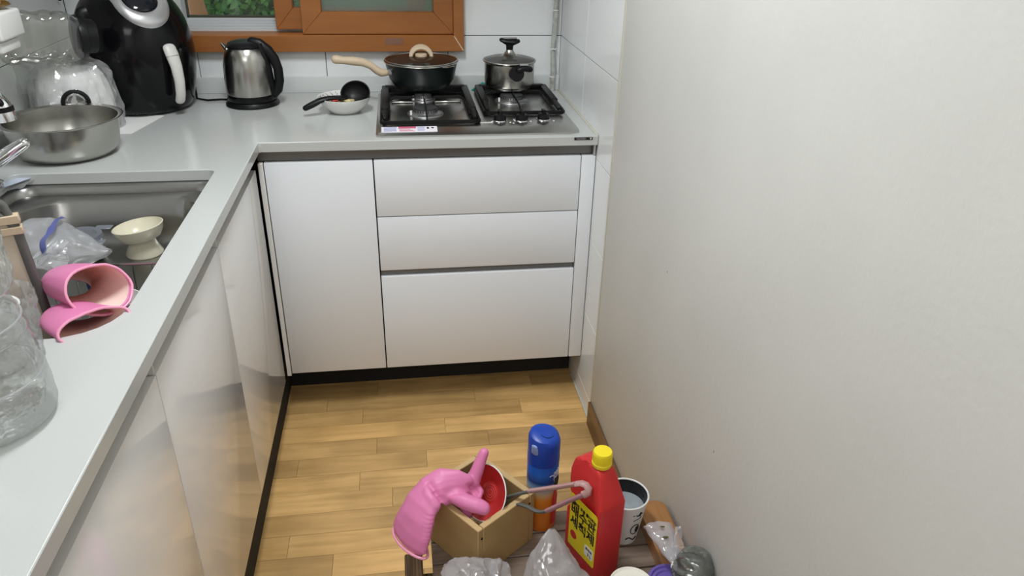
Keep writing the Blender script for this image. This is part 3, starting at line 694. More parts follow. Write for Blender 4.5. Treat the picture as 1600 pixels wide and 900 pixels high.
# pot
cx, cy = 0.708, 0.408; PZ = 0.984
pt = thing('saucepan', 'stainless steel saucepan with black side handles on the right grate', 'pot', (cx, cy, GZ))
g = G().lathe([(0, GZ+0.0005), (0.062, GZ+0.0005), (0.070, GZ+0.004), (0.071, GZ+0.010), (0.076, GZ+0.013), (0.0775, GZ+0.020), (0.0775, PZ-0.004), (0.081, PZ-0.0015), (0.082, PZ), (0.0765, PZ-0.001), (0.076, GZ+0.02), (0.07, GZ+0.006), (0, GZ+0.005)], (cx, cy, 0), 56)
ob('pot_body', g, M['steel'], pt)
fa = -PI/2+0.12
dirv = V((math.cos(fa), math.sin(fa), 0)); sdv = V((-dirv.y, dirv.x, 0))
c0 = V((cx, cy, 0))+dirv*0.0775
hd = ob('side_handle', G().tube([c0+V((0, 0, PZ-0.024)), c0+dirv*0.016+V((0, 0, PZ-0.022))], [0.0225, 0.022], 28), M['black'], pt)
q = c0+dirv*0.014
ob('handle_tab', G().tube([q+sdv*0.004+V((0, 0, PZ-0.010)), q+sdv*0.020+V((0, 0, PZ-0.005)), q+sdv*0.040+V((0, 0, PZ-0.009))], [(0.012, 0.009), (0.012, 0.010), (0.011, 0.009)], 14, up=(0, 0, 1), round_caps=True), M['black'], hd)
ob('tab_ring', G().box(tuple(q+sdv*0.010+dirv*-0.008+V((0, 0, PZ+0.0035))), tuple(q+sdv*0.032+dirv*0.007+V((0, 0, PZ+0.0062))), 0.001, 1), M['silver'], hd)
c1_ = V((cx, cy, 0))-dirv*0.0775
ob('side_handle', G().tube([c1_+V((0, 0, PZ-0.030)), c1_-dirv*0.012+V((0, 0, PZ-0.028))], [0.019, 0.018], 24), M['black'], pt)
ld = thing('glass_lid', 'clear glass lid with a tall black T-shaped knob on the saucepan', 'lid', (cx, cy, PZ))
ob('glass', G().lathe([(0.080, PZ+0.003), (0.066, PZ+0.010), (0.04, PZ+0.015), (0.02, PZ+0.017), (0, PZ+0.017)], (cx, cy, 0), 48), M['clear_glass'], ld)
ob('metal_rim', G().torus((cx, cy, PZ+0.0028), 0.081, 0.0024, 56, 8), M['steel'], ld)
ob('knob_base', G().lathe([(0.026, PZ+0.0155), (0.020, PZ+0.020), (0.013, PZ+0.028), (0.0105, PZ+0.034)], (cx, cy, 0), 24), M['steel'], ld)
kg = G().lathe([(0.0105, PZ+0.032), (0.0115, PZ+0.045), (0.014, PZ+0.054), (0, PZ+0.056)], (cx, cy, 0), 24)
kg.tube([(cx-0.026, cy+0.004, PZ+0.062), (cx-0.012, cy+0.002, PZ+0.058), (cx+0.012, cy-0.002, PZ+0.056), (cx+0.026, cy-0.004, PZ+0.059)], [(0.014, 0.006), (0.016, 0.010), (0.016, 0.010), (0.014, 0.006)], 14, up=(0, 0, 1), round_caps=True)
ob('knob', kg, M['black'], ld)
ob('knob_inlay', G().box((cx-0.020, cy-0.008, PZ+0.0655), (cx+0.022, cy+0.008, PZ+0.0685), 0.001, 1, ), M['burner'], ld)

# teal cloth
g = G().blob((0.640, 0.520, 0.877), 0.016, 3, (0.9, 0.5, 1.1), 0.6, 60).blob((0.618, 0.522, 0.870), 0.009, 3, (1.6, 0.6, 0.9), 0.6, 80).blob((0.654, 0.520, 0.872), 0.012, 3, (1.2, 0.6, 0.9), 0.6, 80)
tag(ob('cloth', g, M['teal']), 'crumpled teal cloth lying behind the hob beside the saucepan', 'cloth')

# ================= KETTLE =================
kx, ky = -0.075, 0.412
kt = thing('electric_kettle', 'brushed steel electric kettle with black handle and lid on its base', 'kettle', (kx, ky, H))
ob('power_base', G().lathe([(0, H+0.0005), (0.078, H+0.0005), (0.078, H+0.006), (0.072, H+0.014), (0, H+0.014)], (kx, ky, 0), 44), M['black'], kt)
ob('bottom_band', G().lathe([(0, H+0.016), (0.070, H+0.016), (0.072, H+0.022), (0.070, H+0.034), (0, H+0.034)], (kx, ky, 0), 44), M['black_gloss'], kt)
kb = ob('body', G().lathe([(0.0695, H+0.034), (0.0705, H+0.06), (0.0695, H+0.10), (0.066, H+0.135), (0.058, H+0.160), (0.053, H+0.167)], (kx, ky, 0), 48), M['steel'], kt)
text('lettering', 'lllllll', 0.005, (kx-0.052, ky-0.056, H+0.045), (0.75, -0.66, 0), (0, 0, 1), M['ink'], kb, 0.0002)
ob('lid', G().lathe([(0.0535, H+0.167), (0.054, H+0.173), (0.047, H+0.181), (0.03, H+0.186), (0, H+0.187)], (kx, ky, 0), 44), M['black'], kt)
ob('spout', G().tube([(kx-0.050, ky-0.008, H+0.160), (kx-0.064, ky-0.010, H+0.180)], [(0.012, 0.008), (0.010, 0.004)], 12), M['steel'], kt)
ob('side_window', G().tube([(kx-0.067, ky-0.004, H+0.036), (kx-0.068, ky-0.004, H+0.08), (kx-0.0655, ky-0.004, H+0.12), (kx-0.056, ky-0.004, H+0.155)], [(0.004, 0.012)]*4, 10, up=(0, 1, 0)), M['black_gloss'], kt)
hp = [(kx+0.02, ky-0.012, H+0.180), (kx+0.042, ky-0.014, H+0.176), (kx+0.064, ky-0.016, H+0.160), (kx+0.080, ky-0.018, H+0.136), (kx+0.088, ky-0.018, H+0.108), (kx+0.088, ky-0.018, H+0.074), (kx+0.080, ky-0.016, H+0.048), (kx+0.064, ky-0.012, H+0.034)]
ob('handle', G().tube(hp, [(0.018, 0.012), (0.018, 0.013), (0.016, 0.013), (0.015, 0.0125), (0.014, 0.012), (0.014, 0.012), (0.015, 0.013), (0.016, 0.015)], 16, up=(0, 1, 0), round_caps=True), M['black'], kt)
ob('handle_spine', G().tube([(kx+0.042, ky-0.016, H+0.178), (kx+0.052, ky-0.018, H+0.150), (kx+0.062, ky-0.018, H+0.11), (kx+0.066, ky-0.018, H+0.07), (kx+0.066, ky-0.014, H+0.035)], [(0.012, 0.018), (0.010, 0.018), (0.009, 0.017), (0.008, 0.016), (0.008, 0.016)], 12, up=(0, 1, 0)), M['black'], kt)
ob('cord', G().tube([(kx-0.07, ky+0.03, H+0.006), (kx-0.10, ky+0.045, H+0.004), (kx-0.14, ky+0.04, H+0.003), (kx-0.175, ky+0.06, H+0.004), (kx-0.185, ky+0.10, H+0.03)], 0.003, 8), M['black'], kt)

# ================= BOWL, LADLE, FOOD =================
bx, by = 0.205, 0.305
g = G().lathe([(0, H+0.0005), (0.042, H+0.0005), (0.046, H+0.004), (0.066, H+0.022), (0.076, H+0.040), (0.078, H+0.046), (0.0755, H+0.046), (0.064, H+0.024), (0.045, H+0.008), (0, H+0.006)], (bx, by, 0), 56)
bw = tag(ob('bowl', g, M['ceramic']), 'white ceramic bowl with a sketched rim pattern, left of the gas hob', 'bowl')
g = G()
for a in (1.75, 1.95, 2.15, 2.4, 2.65, 1.5, 2.9):
    for da, dr in ((0, 0), (0.05, 0.003), (0.02, -0.004)):
        q = V((bx+(0.069+dr)*math.cos(a+da), by+(0.069+dr)*math.sin(a+da), H+0.0345+dr*1.3))
        g.tube([q, q+V((0.003*math.cos(a*7), 0.001, 0.005))], 0.0007, 5)
ob('rim_pattern', g, M['burner_cap'], bw)
g = G()
for i in range(16):
    a = random.uniform(0, 6.28); r_ = random.uniform(0, 0.032)
    g.blob((bx-0.012+r_*math.cos(a), by-0.02+r_*math.sin(a), H+0.028+random.uniform(0, 0.012)), 0.009, 2, (1.3, 0.9, 0.5), 0.5, 90)
tag(ob('food_scraps', g, M['food']), 'yellowish food scraps in the white ceramic bowl', 'food', kind='stuff')
la = thing('ladle', 'black plastic ladle lying face up across the white ceramic bowl', 'ladle', (0.17, 0.28, H+0.03))
T = Matrix.Rotation(math.radians(62), 4, V((1, 0.15, 0))) @ Matrix.Rotation(math.radians(0), 4, 'Z')
T = V((-0.22, -0.80, 0.55)).to_track_quat('Z', 'Y').to_matrix().to_4x4()
g = G().lathe([(0.036, 0.0), (0.034, -0.010), (0.027, -0.020), (0.014, -0.027), (0, -0.029), (0, -0.026), (0.013, -0.024), (0.025, -0.0185), (0.032, -0.009), (0.0335, 0.0), (0.036, 0)], (0.238, 0.292, 0.917), 36, T, 1.24, 1.06)
ob('ladle_head', g, M['black'], la)
ob('handle', G().tube([(0.212, 0.275, 0.905), (0.192, 0.268, 0.909), (0.165, 0.262, 0.910), (0.14, 0.256, 0.905), (0.118, 0.250, 0.895), (0.098, 0.246, 0.886)], [(0.010, 0.005), (0.009, 0.005), (0.011, 0.007), (0.012, 0.008), (0.012, 0.009), (0.011, 0.008)], 12, up=(0, 0, 1), round_caps=True), M['black'], la)
ob('red_collar', G().tube([(0.186, 0.268, 0.903), (0.172, 0.262, 0.902)], [(0.009, 0.006)]*2, 10), M['red'], la)
ob('spatula', G().box((0.172, 0.276, 0.906), (0.215, 0.30, 0.909), 0.001, 1), M['pan'], la)

# ================= AIR FRYER =================
ax, ay = -0.372, 0.392
af = thing('air_fryer', 'glossy black egg-shaped air fryer with a silver oval face and pale handle', 'air fryer', (ax, ay, H))
ep = [(0, H+0.004), (0.110, H+0.004), (0.126, H+0.012), (0.140, H+0.05), (0.152, H+0.11), (0.156, H+0.16), (0.153, H+0.20), (0.143, H+0.245), (0.125, H+0.285), (0.097, H+0.318), (0.06, H+0.338), (0.03, H+0.345), (0, H+0.347)]
def interp(pr_, n=4):
    out = []
    for i in range(len(pr_)-1):
        p0 = pr_[max(i-1, 0)]; p1 = pr_[i]; p2 = pr_[i+1]; p3 = pr_[min(i+2, len(pr_)-1)]
        for k in range(n):
            t = k/n
            out.append(tuple(max(0, 0.5*((2*p1[a])+(-p0[a]+p2[a])*t+(2*p0[a]-5*p1[a]+4*p2[a]-p3[a])*t*t+(-p0[a]+3*p1[a]-3*p2[a]+p3[a])*t**3)) for a in (0, 1)))
    out.append(pr_[-1]); return out
g = G().lathe([(0, H+0.004)]+interp(ep[1:], 3), (ax, ay, 0), 64)
g.bm.normal_update(); bvh = BVHTree.FromBMesh(g.bm)
ob('body', g, M['black_gloss'], af)
ob('foot', G().lathe([(0, H+0.0004), (0.085, H+0.0004), (0.09, H+0.004), (0, H+0.0042)], (ax, ay, 0), 40), M['black'], af)
def patch(cen, n, upv, inner, outer_, off, bulge, nr=6, na=56):
    n = V(n).normalized(); xd = V(upv).cross(n).normalized(); yd = n.cross(xd)
    g = G(); rings = []
    for i in range(nr+1):
        t = i/nr; ring = []
        for k in range(na):
            a = 2*PI*k/na; ix, iy = inner(a); ox, oy = outer_(a)
            p = V(cen)+xd*(ix+(ox-ix)*t)+yd*(iy+(oy-iy)*t)
            hit, nn, _, _ = bvh.ray_cast(p+n*0.3, -n)
            if hit is None: hit = p; nn = n
            if nn.dot(n) < 0: nn = -nn
            edge = 0 if i in (0, nr) else 1
            ring.append(g.bm.verts.new(hit+nn*((off*edge if True else off)+bulge*math.sin(PI*t)-0.001*(1-edge))))
        rings.append(ring)
    for A, B in zip(rings, rings[1:]):
        for k in range(na): g.bm.faces.new((A[k], A[(k+1) % na], B[(k+1) % na], B[k]))
    return g
fc = V((0.62, -0.78, 0))  # facing of the panel
nrm = (fc*math.cos(math.radians(42))+V((0, 0, math.sin(math.radians(42))))).normalized()
cen = V((ax, ay, H+0.20))+nrm*0.12 + V((-0.003, 0.006, 0.0))
def outl(a): 
    r_ = 0.073+0.010*max(0, math.sin(a))**2
    return (r_*math.cos(a)-0.018*max(0, math.sin(a)), 0.088*math.sin(a)+0.014)
def inl(a): return (0.045*math.cos(a)-0.004, 0.044*math.sin(a)+0.012)
ob('control_ring', patch(cen, nrm, (0, 0, 1), inl, outl, 0.0035, 0.003), M['silver'], af, ang=80)
ob('display', patch(cen, nrm, (0, 0, 1), lambda a: (0.0005*math.cos(a)-0.004, 0.0005*math.sin(a)+0.012), lambda a: (0.0455*math.cos(a)-0.004, 0.0445*math.sin(a)+0.012), 0.0015, 0), M['screen'], af, ang=80)
hf = V((0.745, -0.667, 0))
hs = [V((ax, ay, z))+hf*r_ for z, r_ in ((1.048, 0.160), (1.03, 0.168), (1.00, 0.178), (0.96, 0.181), (0.925, 0.176), (0.905, 0.168))]
ob('drawer_handle', G().tube(hs, [(0.0185, 0.010), (0.0190, 0.012), (0.0165, 0.012), (0.0145, 0.012), (0.0140, 0.011), (0.0145, 0.010)], 18, up=tuple(hf), round_caps=True), M['handle_grey'], af)
ob('handle_cap_line', G().tube([V((ax, ay, 1.026))+hf*0.1695, V((ax, ay, 1.0245))+hf*0.1700], [(0.0192, 0.0122)]*2, 18, up=tuple(hf)), M['burner'], af)
g = G()
for k in range(5):
    a = math.atan2(-0.95, 0.12)+k*0.06-0.12
    g.box((ax+0.1255*math.cos(a)-0.002, ay+0.1255*math.sin(a)-0.002, H+0.010), (ax+0.1255*math.cos(a)+0.002, ay+0.1255*math.sin(a)+0.002, H+0.018))
ob('vents', g, M['dark'], af, smooth=False)
tag(ob('paper_sheet', G().prism([(-0.42, 0.10), (-0.336, 0.105), (-0.300, 0.285), (-0.42, 0.33)], H+0.0002, H+0.0010), M['white'], smooth=False), 'white paper sheet lying under the front of the black air fryer', 'paper')
tag(ob('power_cord', G().tube([(-0.585, D-0.05, 1.30), (-0.583, D-0.05, 1.2), (-0.590, D-0.05, 1.14)], 0.004, 8), M['black']), 'short black power cord hanging on the tiles behind the clear jug', 'cord')

# ================= JUICER IN BAG, JUG =================
jx, jy = -0.478, 0.175
ju = thing('juicer', 'white juicer with a round chrome dial, wrapped in a clear bag', 'juicer', (jx, jy, H))
ob('base', G().lathe([(0, H+0.0005), (0.092, H+0.0005), (0.093, H+0.006), (0.090, H+0.010), (0, H+0.010)], (jx, jy, 0), 40), M['black'], ju)
ob('body', G().lathe(interp([(0.090, H+0.010), (0.091, H+0.04), (0.088, H+0.09), (0.078, H+0.13), (0.060, H+0.152), (0.0, H+0.155)], 3), (jx, jy, 0), 44), mat('bright_white_plastic', (0.93, 0.93, 0.92), 0.5), ju)
dd = V((0.35, -0.937, 0)); dc = V((jx, jy, H+0.088))+dd*0.094
dm = dd.to_track_quat('Z', 'Y').to_matrix().to_4x4()
ob('dial', G().lathe([(0.034, -0.012), (0.034, 0.006), (0.029, 0.009), (0.021, 0.007), (0.019, 0.011), (0, 0.012)], dc, 32, dm), M['chrome'], ju)
ob('dial_ring', G().torus(dc+dd*0.006, 0.0285, 0.0055, 36, 8, dm), M['black'], ju)
def bagf(u, v):
    a = 2*PI*u
    prof_ = [(0.102, 0.004), (0.106, 0.05), (0.103, 0.10), (0.094, 0.145), (0.070, 0.172), (0.035, 0.18), (0.004, 0.185)]
    t = v*(len(prof_)-1); i = min(int(t), len(prof_)-2); fr = t-i
    r_ = prof_[i][0]*(1-fr)+prof_[i+1][0]*fr; z = prof_[i][1]*(1-fr)+prof_[i+1][1]*fr
    p = V((jx+r_*math.cos(a), jy+r_*math.sin(a), H+z))
    k = 0.010*nz((math.cos(a)*3, math.sin(a)*3, v*4), 1.5, 3)+0.0035*nz((math.cos(a)*9, math.sin(a)*9, v*14), 1, 8)
    if v > 0.98: k = 0
    return p+V((math.cos(a), math.sin(a), 0.3))*k
o = ob('plastic_bag', G().grid(bagf, 72, 40, True), film('juicer_film', (0.97, 0.97, 0.97), 0.30, 0.8, 0.12, (1.0, 1.0, 1.0), 0.7, 45), normals=True, ang=20)
tag(o, 'clear crinkled plastic bag pulled over the white juicer', 'bag')
# flap of bag to the left
def flap(u, v):
    p = V((jx-0.075-0.10*u, jy-0.05+0.05*u, H+0.10+0.065*v-0.02*u)); return p+crumple(p, 0.018, 16, 2)
tag(ob('plastic_bag', G().grid(flap, 22, 18), M['film'], ang=25), 'loose clear plastic bag bunched left of the juicer, under the clear jug', 'bag')
# clear rectangular jug lying on its side
jg = thing('water_jug', 'large clear plastic jug with a black lid lying on its side at top left', 'jug', (-0.50, 0.10, 1.04))
axd = V((-0.80, -0.56, 0.07)).normalized(); p0 = V((-0.420, 0.155, 1.098))
sd_ = axd.cross(V((0, 0, 1))).normalized(); ud = sd_.cross(axd)
def jugf(u, v):
    a = 2*PI*u; c_, s_ = math.cos(a), math.sin(a); e = 0.42
    x = (abs(c_)**e)*(1 if c_ > 0 else -1); y = (abs(s_)**e)*(1 if s_ > 0 else -1)
    r_ = 0.048 if v > 0.12 else 0.040+0.008*(v/0.12)
    r_ += 0.002*math.sin(v*22)*(v > 0.2)
    return p0+axd*(0.012+0.165*v)+sd_*x*r_+ud*y*r_*1.22
ob('jug_body', G().grid(jugf, 48, 20, True), M['film_jar'], jg, ang=25)
jm = axd.to_track_quat('Z', 'Y').to_matrix().to_4x4()
ob('lid', G().lathe([(0, -0.032), (0.034, -0.032), (0.040, -0.028), (0.042, -0.006), (0.050, -0.003), (0.052, 0.010), (0.051, 0.015), (0.046, 0.016)], p0, 40, jm), M['black'], jg)
ob('lid_clip', G().tube([p0+ud*0.045-axd*0.002, p0+ud*0.058-axd*0.006, p0+ud*0.062-axd*0.02], [(0.012, 0.005)]*3, 10), M['black'], jg)
# wall purifier at the far left
wp = thing('water_dispenser', 'white wall-mounted dispenser corner at the top left edge', 'dispenser', (-0.545, 0.03, 1.10))
ob('housing', G().box((XL+0.0005, -0.13, 1.130), (-0.474, -0.015, 1.188), 0.006, 3), M['white_plastic'], wp)
ob('nozzle', G().box((XL+0.02, -0.12, 1.104), (-0.484, -0.03, 1.127), 0.004, 2), M['white_plastic'], wp)
ob('bracket', G().box((XL+0.0005, -0.10, 1.120), (XL+0.05, -0.02, 1.1305), 0.001, 1), M['burner'], wp)
tag(ob('snack_packet', G().blob((-0.53, -0.06, 1.203), 0.035, 3, (1.4, 1.4, 0.42), 0.4, 40), M['foil']), 'gold foil packet lying on top of the white dispenser', 'packet')

# ================= BASIN =================
bx, by = -0.430, -0.055
g = G().lathe([(0, H+0.0006), (0.085, H+0.0006), (0.103, H+0.006), (0.114, H+0.022), (0.120, H+0.060), (0.1225, H+0.083), (0.132, H+0.0865), (0.1335, H+0.089), (0.131, H+0.0895), (0.1215, H+0.0865), (0.1185, H+0.06), (0.1125, H+0.023), (0.102, H+0.0085), (0.085, H+0.003), (0, H+0.003)], (bx, by, 0), 72)
tag(ob('wash_basin', g, M['steel']), 'wide round stainless steel basin on the counter behind the sink', 'basin')

# ================= SINK CONTENTS =================
ZS = 0.7005
g = G().lathe([(0, ZS), (0.046, ZS), (0.047, ZS+0.004), (0.034, ZS+0.030), (0.033, ZS+0.040), (0.050, ZS+0.046), (0.060, ZS+0.062), (0.064, ZS+0.078), (0.0615, ZS+0.079), (0.056, ZS+0.062), (0.045, ZS+0.050), (0, ZS+0.048)], (0, 0, 0), 52, None)
tl = Matrix.Rotation(math.radians(-7), 4, V((0.3, 1, 0)))
tp = V((0, 0, ZS+0.04))
for v in g.bm.verts:
    if v.co.z > ZS+0.035: v.co = tl @ (v.co-tp)+tp
    v.co = V((v.co.x*0.84, v.co.y*0.84, ZS+(v.co.z-ZS)*0.86))+V((-0.222, -0.305, 0.0))
tag(ob('pedestal_bowl', g, M['cream']), 'cream ceramic pedestal bowl standing in the sink', 'bowl')
sx_, sy_ = -0.342, -0.325
sc_ = thing('food_container', 'small round steel container with a frosted snap lid in the sink', 'container', (sx_, sy_, ZS))
ob('container_body', G().lathe([(0, ZS+0.0003), (0.036, ZS+0.0003), (0.041, ZS+0.006), (0.043, ZS+0.050), (0.041, ZS+0.050), (0.038, ZS+0.008), (0, ZS+0.004)], (sx_, sy_, 0), 40), M['steel'], sc_)
lg_ = G().lathe([(0, ZS+0.056), (0.032, ZS+0.056), (0.034, ZS+0.059), (0.045, ZS+0.059), (0.0465, ZS+0.054), (0.0465, ZS+0.050)], (sx_, sy_, 0), 40)
lg_.box((sx_+0.030, sy_-0.035, ZS+0.048), (sx_+0.058, sy_-0.010, ZS+0.0505), 0.001, 1).box((sx_+0.02, sy_+0.030, ZS+0.056), (sx_+0.055, sy_+0.052, ZS+0.0585), 0.001, 1)
ob('container_lid', lg_, M['lid_plastic'], sc_)
# wire rack
rk = thing('wire_rack', 'stainless wire draining rack hanging in the front of the sink', 'rack', (-0.2, -0.66, 0.69))
x0, x1, y0, y1, zt_ = -0.30, -0.098, -0.775, -0.555, 0.79
g = G(); fr = [V((x, y, zt_)) for x, y in rrect(x0, y0, x1, y1, [0.02]*4, 4)]
ob('top_frame', g.tube(fr+[fr[0], fr[1]], 0.0028, 8), M['steel'], rk)
for i in range(5):
    x = x0+0.035*(i+1)+0.0
    ob('wire', G().tube([(x, y1, zt_), (x, y1-0.004, zt_-0.02), (x, y1-0.01, 0.716), (x, y0+0.03, 0.716), (x, y0, zt_)], 0.0014, 6), M['steel'], rk)
for i in range(4):
    y = y1-0.045*(i+1)
    ob('wire', G().tube([(x1, y, zt_), (x1-0.014, y, zt_), (x1-0.018, y, zt_-0.006), (x1-0.018, y, 0.726), (x1-0.024, y, 0.719), (x0+0.01, y, 0.719), (x0, y, zt_)], 0.0016, 6), M['steel'], rk)
g = G().lathe([(0, 0.721), (0.022, 0.721), (0.034, 0.752), (0.037, 0.778), (0.035, 0.778), (0.032, 0.752), (0.02, 0.725), (0, 0.724)], (-0.152, -0.672, 0), 36)
tag(ob('cup', g, M['ceramic']), 'small white cup standing in the wire sink rack', 'cup')
g = G().lathe([(0, 0), (0.026, 0.0), (0.040, 0.007), (0.040, 0.009), (0.026, 0.003), (0, 0.003)], (-0.205, -0.575, 0.762), 40, Matrix.Rotation(math.radians(78), 4, V((1, -0.4, 0))))
tag(ob('plate', g, mat('navy_plate', (0.015, 0.025, 0.06), 0.3)), 'dark navy plate standing upright in the rack behind the pink glove', 'plate')

def lip(q, pts, up, k):
    d = (V(pts[0])-V(pts[1])).normalized(); u = V(up); t = max(0, 1-(V(pts[0])-q).dot(d)/0.05) if (V(pts[0])-q).dot(d) > 0 else 1
    return q-d*((q-V(pts[0])).dot(u))*k*t
def cuff(name, pts, rads, up, label, k=0.0):
    g = G().tube(pts, rads, 36, caps=False, up=up)
    for v in list(g.bm.verts)[:72]: v.co = lip(v.co.copy(), pts, up, k)
    for v in g.bm.verts: v.co += crumple(v.co, 0.0028, 22, 4)
    bmesh.ops.recalc_face_normals(g.bm, faces=g.bm.faces)
    t = thing(name, label, 'glove', tuple(V(pts[-1])))
    o = ob('glove_sleeve', g, [M['pink'], M['pink_in']], t, normals=True, ang=80); solidify(o, 0.0016, -1, 1, 0)
    sub = o.modifiers.new('ss', 'SUBSURF'); sub.levels = 1; sub.render_levels = 1
    return t, o
def cuff_rim(parent, pts, rads, up, k=0.0):
    g = G()
    p = V(pts[0]); t = (V(pts[0])-V(pts[1])).normalized(); u = V(up); sd = (-t).cross(u).normalized(); un = sd.cross(-t).normalized()
    rg = [p+sd*rads[0][0]*math.cos(2*PI*k/36)+un*rads[0][1]*math.sin(2*PI*k/36) for k in range(36)]
    rg = [lip(q, pts, up, k) for q in rg]
    rg = [q+crumple(q, 0.0028, 22, 4) for q in rg]
    ob('cuff_bead', g.tube(rg+[rg[0]], 0.0022, 8, caps=False), M['pink_rim'], parent)
# upper glove: open cuff toward the right front
pA = [(-0.108, -0.838, 0.880), (-0.138, -0.812, 0.876), (-0.168, -0.783, 0.868), (-0.196, -0.742, 0.85), (-0.218, -0.69, 0.82), (-0.235, -0.64, 0.785)]
rA = [(0.048, 0.034), (0.047, 0.034), (0.045, 0.031), (0.040, 0.028), (0.034, 0.022), (0.026, 0.016)]
t, o = cuff('rubber_glove', pA, rA, (0.25, -0.1, 0.96), 'pink rubber glove with its wide cuff open, upper one draped in the sink', 0.75)
cuff_rim(t, pA, rA, (0.25, -0.1, 0.96), 0.75)
pB = [(-0.095, -0.917, 0.862), (-0.124, -0.892, 0.858), (-0.152, -0.855, 0.846), (-0.172, -0.80, 0.825), (-0.19, -0.74, 0.79)]
rB = [(0.052, 0.016), (0.050, 0.019), (0.046, 0.020), (0.040, 0.018), (0.03, 0.014)]
t, o = cuff('rubber_glove', pB, rB, (0.15, -0.1, 0.98), 'pink rubber glove lying flat under the other glove at the front of the sink', 0.9)
cuff_rim(t, pB, rB, (0.15, -0.1, 0.98), 0.9)
# clear bags in the sink
def sbag(u, v):
    a = 2*PI*u; c = V((-0.42+0.19*v, -0.45-0.02*v, 0.80-0.015*v)); r_ = 0.062*math.sin(PI*min(0.97, max(0.05, v*0.75+0.2)))
    p = c+V((-0.1, math.cos(a), math.sin(a)*0.75))*r_
    return p+crumple(p, 0.013, 16, 9)
tag(ob('plastic_bag', G().grid(sbag, 44, 30, True), M['film_milk'], ang=25), 'crumpled clear plastic bag with blue print lying in the sink', 'bag')
def sband(u, v):
    a = 0.9+2.3*u; c = V((-0.325, -0.462, 0.797)); r_ = 0.063
    p = c+V((0.012*v, math.cos(a)*r_*1.04, math.sin(a)*r_*0.80)); return p+crumple(p, 0.013, 16, 9)+V((0, 0, 0.002))
pr_o = ob('blue_band', G().grid(sband, 24, 3), M['film_blue'], ang=60)
tag(pr_o, 'blue printed stripe of the clear bag in the sink', 'label')
def sb2(u, v):
    p = V((-0.335+0.075*u, -0.625+0.10*v, 0.812+0.012*math.sin(3*u))); return p+crumple(p, 0.018, 24, 3)
tag(ob('plastic_bag', G().grid(sb2, 20, 20), M['film_milk'], ang=25), 'small crumpled clear wrapper beside the pink gloves in the sink', 'bag')
def wr_(u, v):
    p = V((-0.535+0.075*u, -0.265+0.10*v*0.8, 0.842+0.004*u)); return p+crumple(p, 0.005, 30, 6)
w_ = ob('wrapper', G().grid(wr_, 12, 12), M['film_milk'], ang=25); tag(w_, 'clear wrapper with a pale printed label at the left back of the sink', 'wrapper')
ob('label', G().prism([(-0.530, -0.262), (-0.495, -0.268), (-0.462, -0.205), (-0.492, -0.198)], 0.850, 0.851), mat('pale_blue_label', (0.55, 0.60, 0.72), 0.5), w_, smooth=False)

# cutting board leaning in the sink
cb = thing('cutting_board', 'beige cutting board with a dark grey rim, standing at the left edge', 'cutting board', (-0.25, -0.80, 0.70))
# board plane: right edge from (-.216,-.8,.994) to (-.206,-.8,.84)
g = G(); c0 = V((-0.206, -0.80, 0.70)); xd = V((-0.93, -0.36, 0.0)).normalized(); zd = V((-0.06, 0.02, 1)).normalized()
m4 = Matrix.Translation(c0) @ Matrix(((xd.x, zd.x, xd.cross(zd).x, 0), (xd.y, zd.y, xd.cross(zd).y, 0), (xd.z, zd.z, xd.cross(zd).z, 0), (0, 0, 0, 1)))
ob('board', G().prism(rrect(0.004, 0.0, 0.212, 0.292, [0.01, 0.01, 0.03, 0.03]), -0.004, 0.004, m4, 0.0015), M['cutting'], cb)
oo = rrect(0, -0.004, 0.216, 0.296, [0.012, 0.012, 0.032, 0.032])
ob('rim', G().tube([m4 @ V((x, y, 0)) for x, y in oo+[oo[0], oo[1]]], [(0.0075, 0.0075)]*(len(oo)+2), 10), M['grey_rubber'], cb)
ob('handle', G().tube([m4 @ V(p) for p in ((0.003, 0.288, 0), (0.006, 0.308, 0), (0.020, 0.324, 0), (0.05, 0.330, 0), (0.12, 0.330, 0))], 0.006, 10), M['grey_rubber'], cb)
ob('beige_band', G().box((-0.009, 0.262, -0.0092), (0.21, 0.274, 0.0092), 0.001, 1, m4).box((-0.009, 0.279, -0.0092), (0.21, 0.292, 0.0092), 0.001, 1, m4), M['beige'], cb)

# white cup and clear bottle lower left
g = G().lathe([(0, H+0.0005), (0.028, H+0.0005), (0.030, H+0.003), (0.040, H+0.085), (0.0415, H+0.088), (0.039, H+0.087), (0.029, H+0.006), (0, H+0.004)], (-0.178, -1.015, 0), 40)
tag(ob('cup', g, M['ceramic']), 'white cup half hidden behind the clear bottle at the left', 'cup')
def cbag(u, v):
    a = 2*PI*u; r_ = 0.040+0.012*v
    p = V((-0.172+r_*math.cos(a), -1.012+r_*math.sin(a), H+0.002+0.10*v)); return p+V((math.cos(a), math.sin(a), 0))*(0.006*nz((math.cos(a)*4, math.sin(a)*4, v*5), 1.6, 2)+0.002)
tag(ob('plastic_bag', G().grid(cbag, 48, 20, True), M['film'], ang=25), 'clear plastic sleeve around the white cup at the left', 'bag')
bt = thing('plastic_bottle', 'large dimpled clear plastic bottle standing at the lower left edge', 'bottle', (-0.142, -1.135, H))
bp_ = [(0.0, 0.006), (0.040, 0.002), (0.060, 0.001), (0.073, 0.008), (0.0755, 0.03), (0.074, 0.060), (0.0715, 0.066), (0.070, 0.09), (0.066, 0.112), (0.067, 0.118), (0.065, 0.13), (0.064, 0.136), (0.060, 0.15), (0.056, 0.158), (0.065, 0.172), (0.068, 0.19), (0.068, 0.27), (0.060, 0.30), (0.040, 0.325), (0.016, 0.345), (0.016, 0.36)]
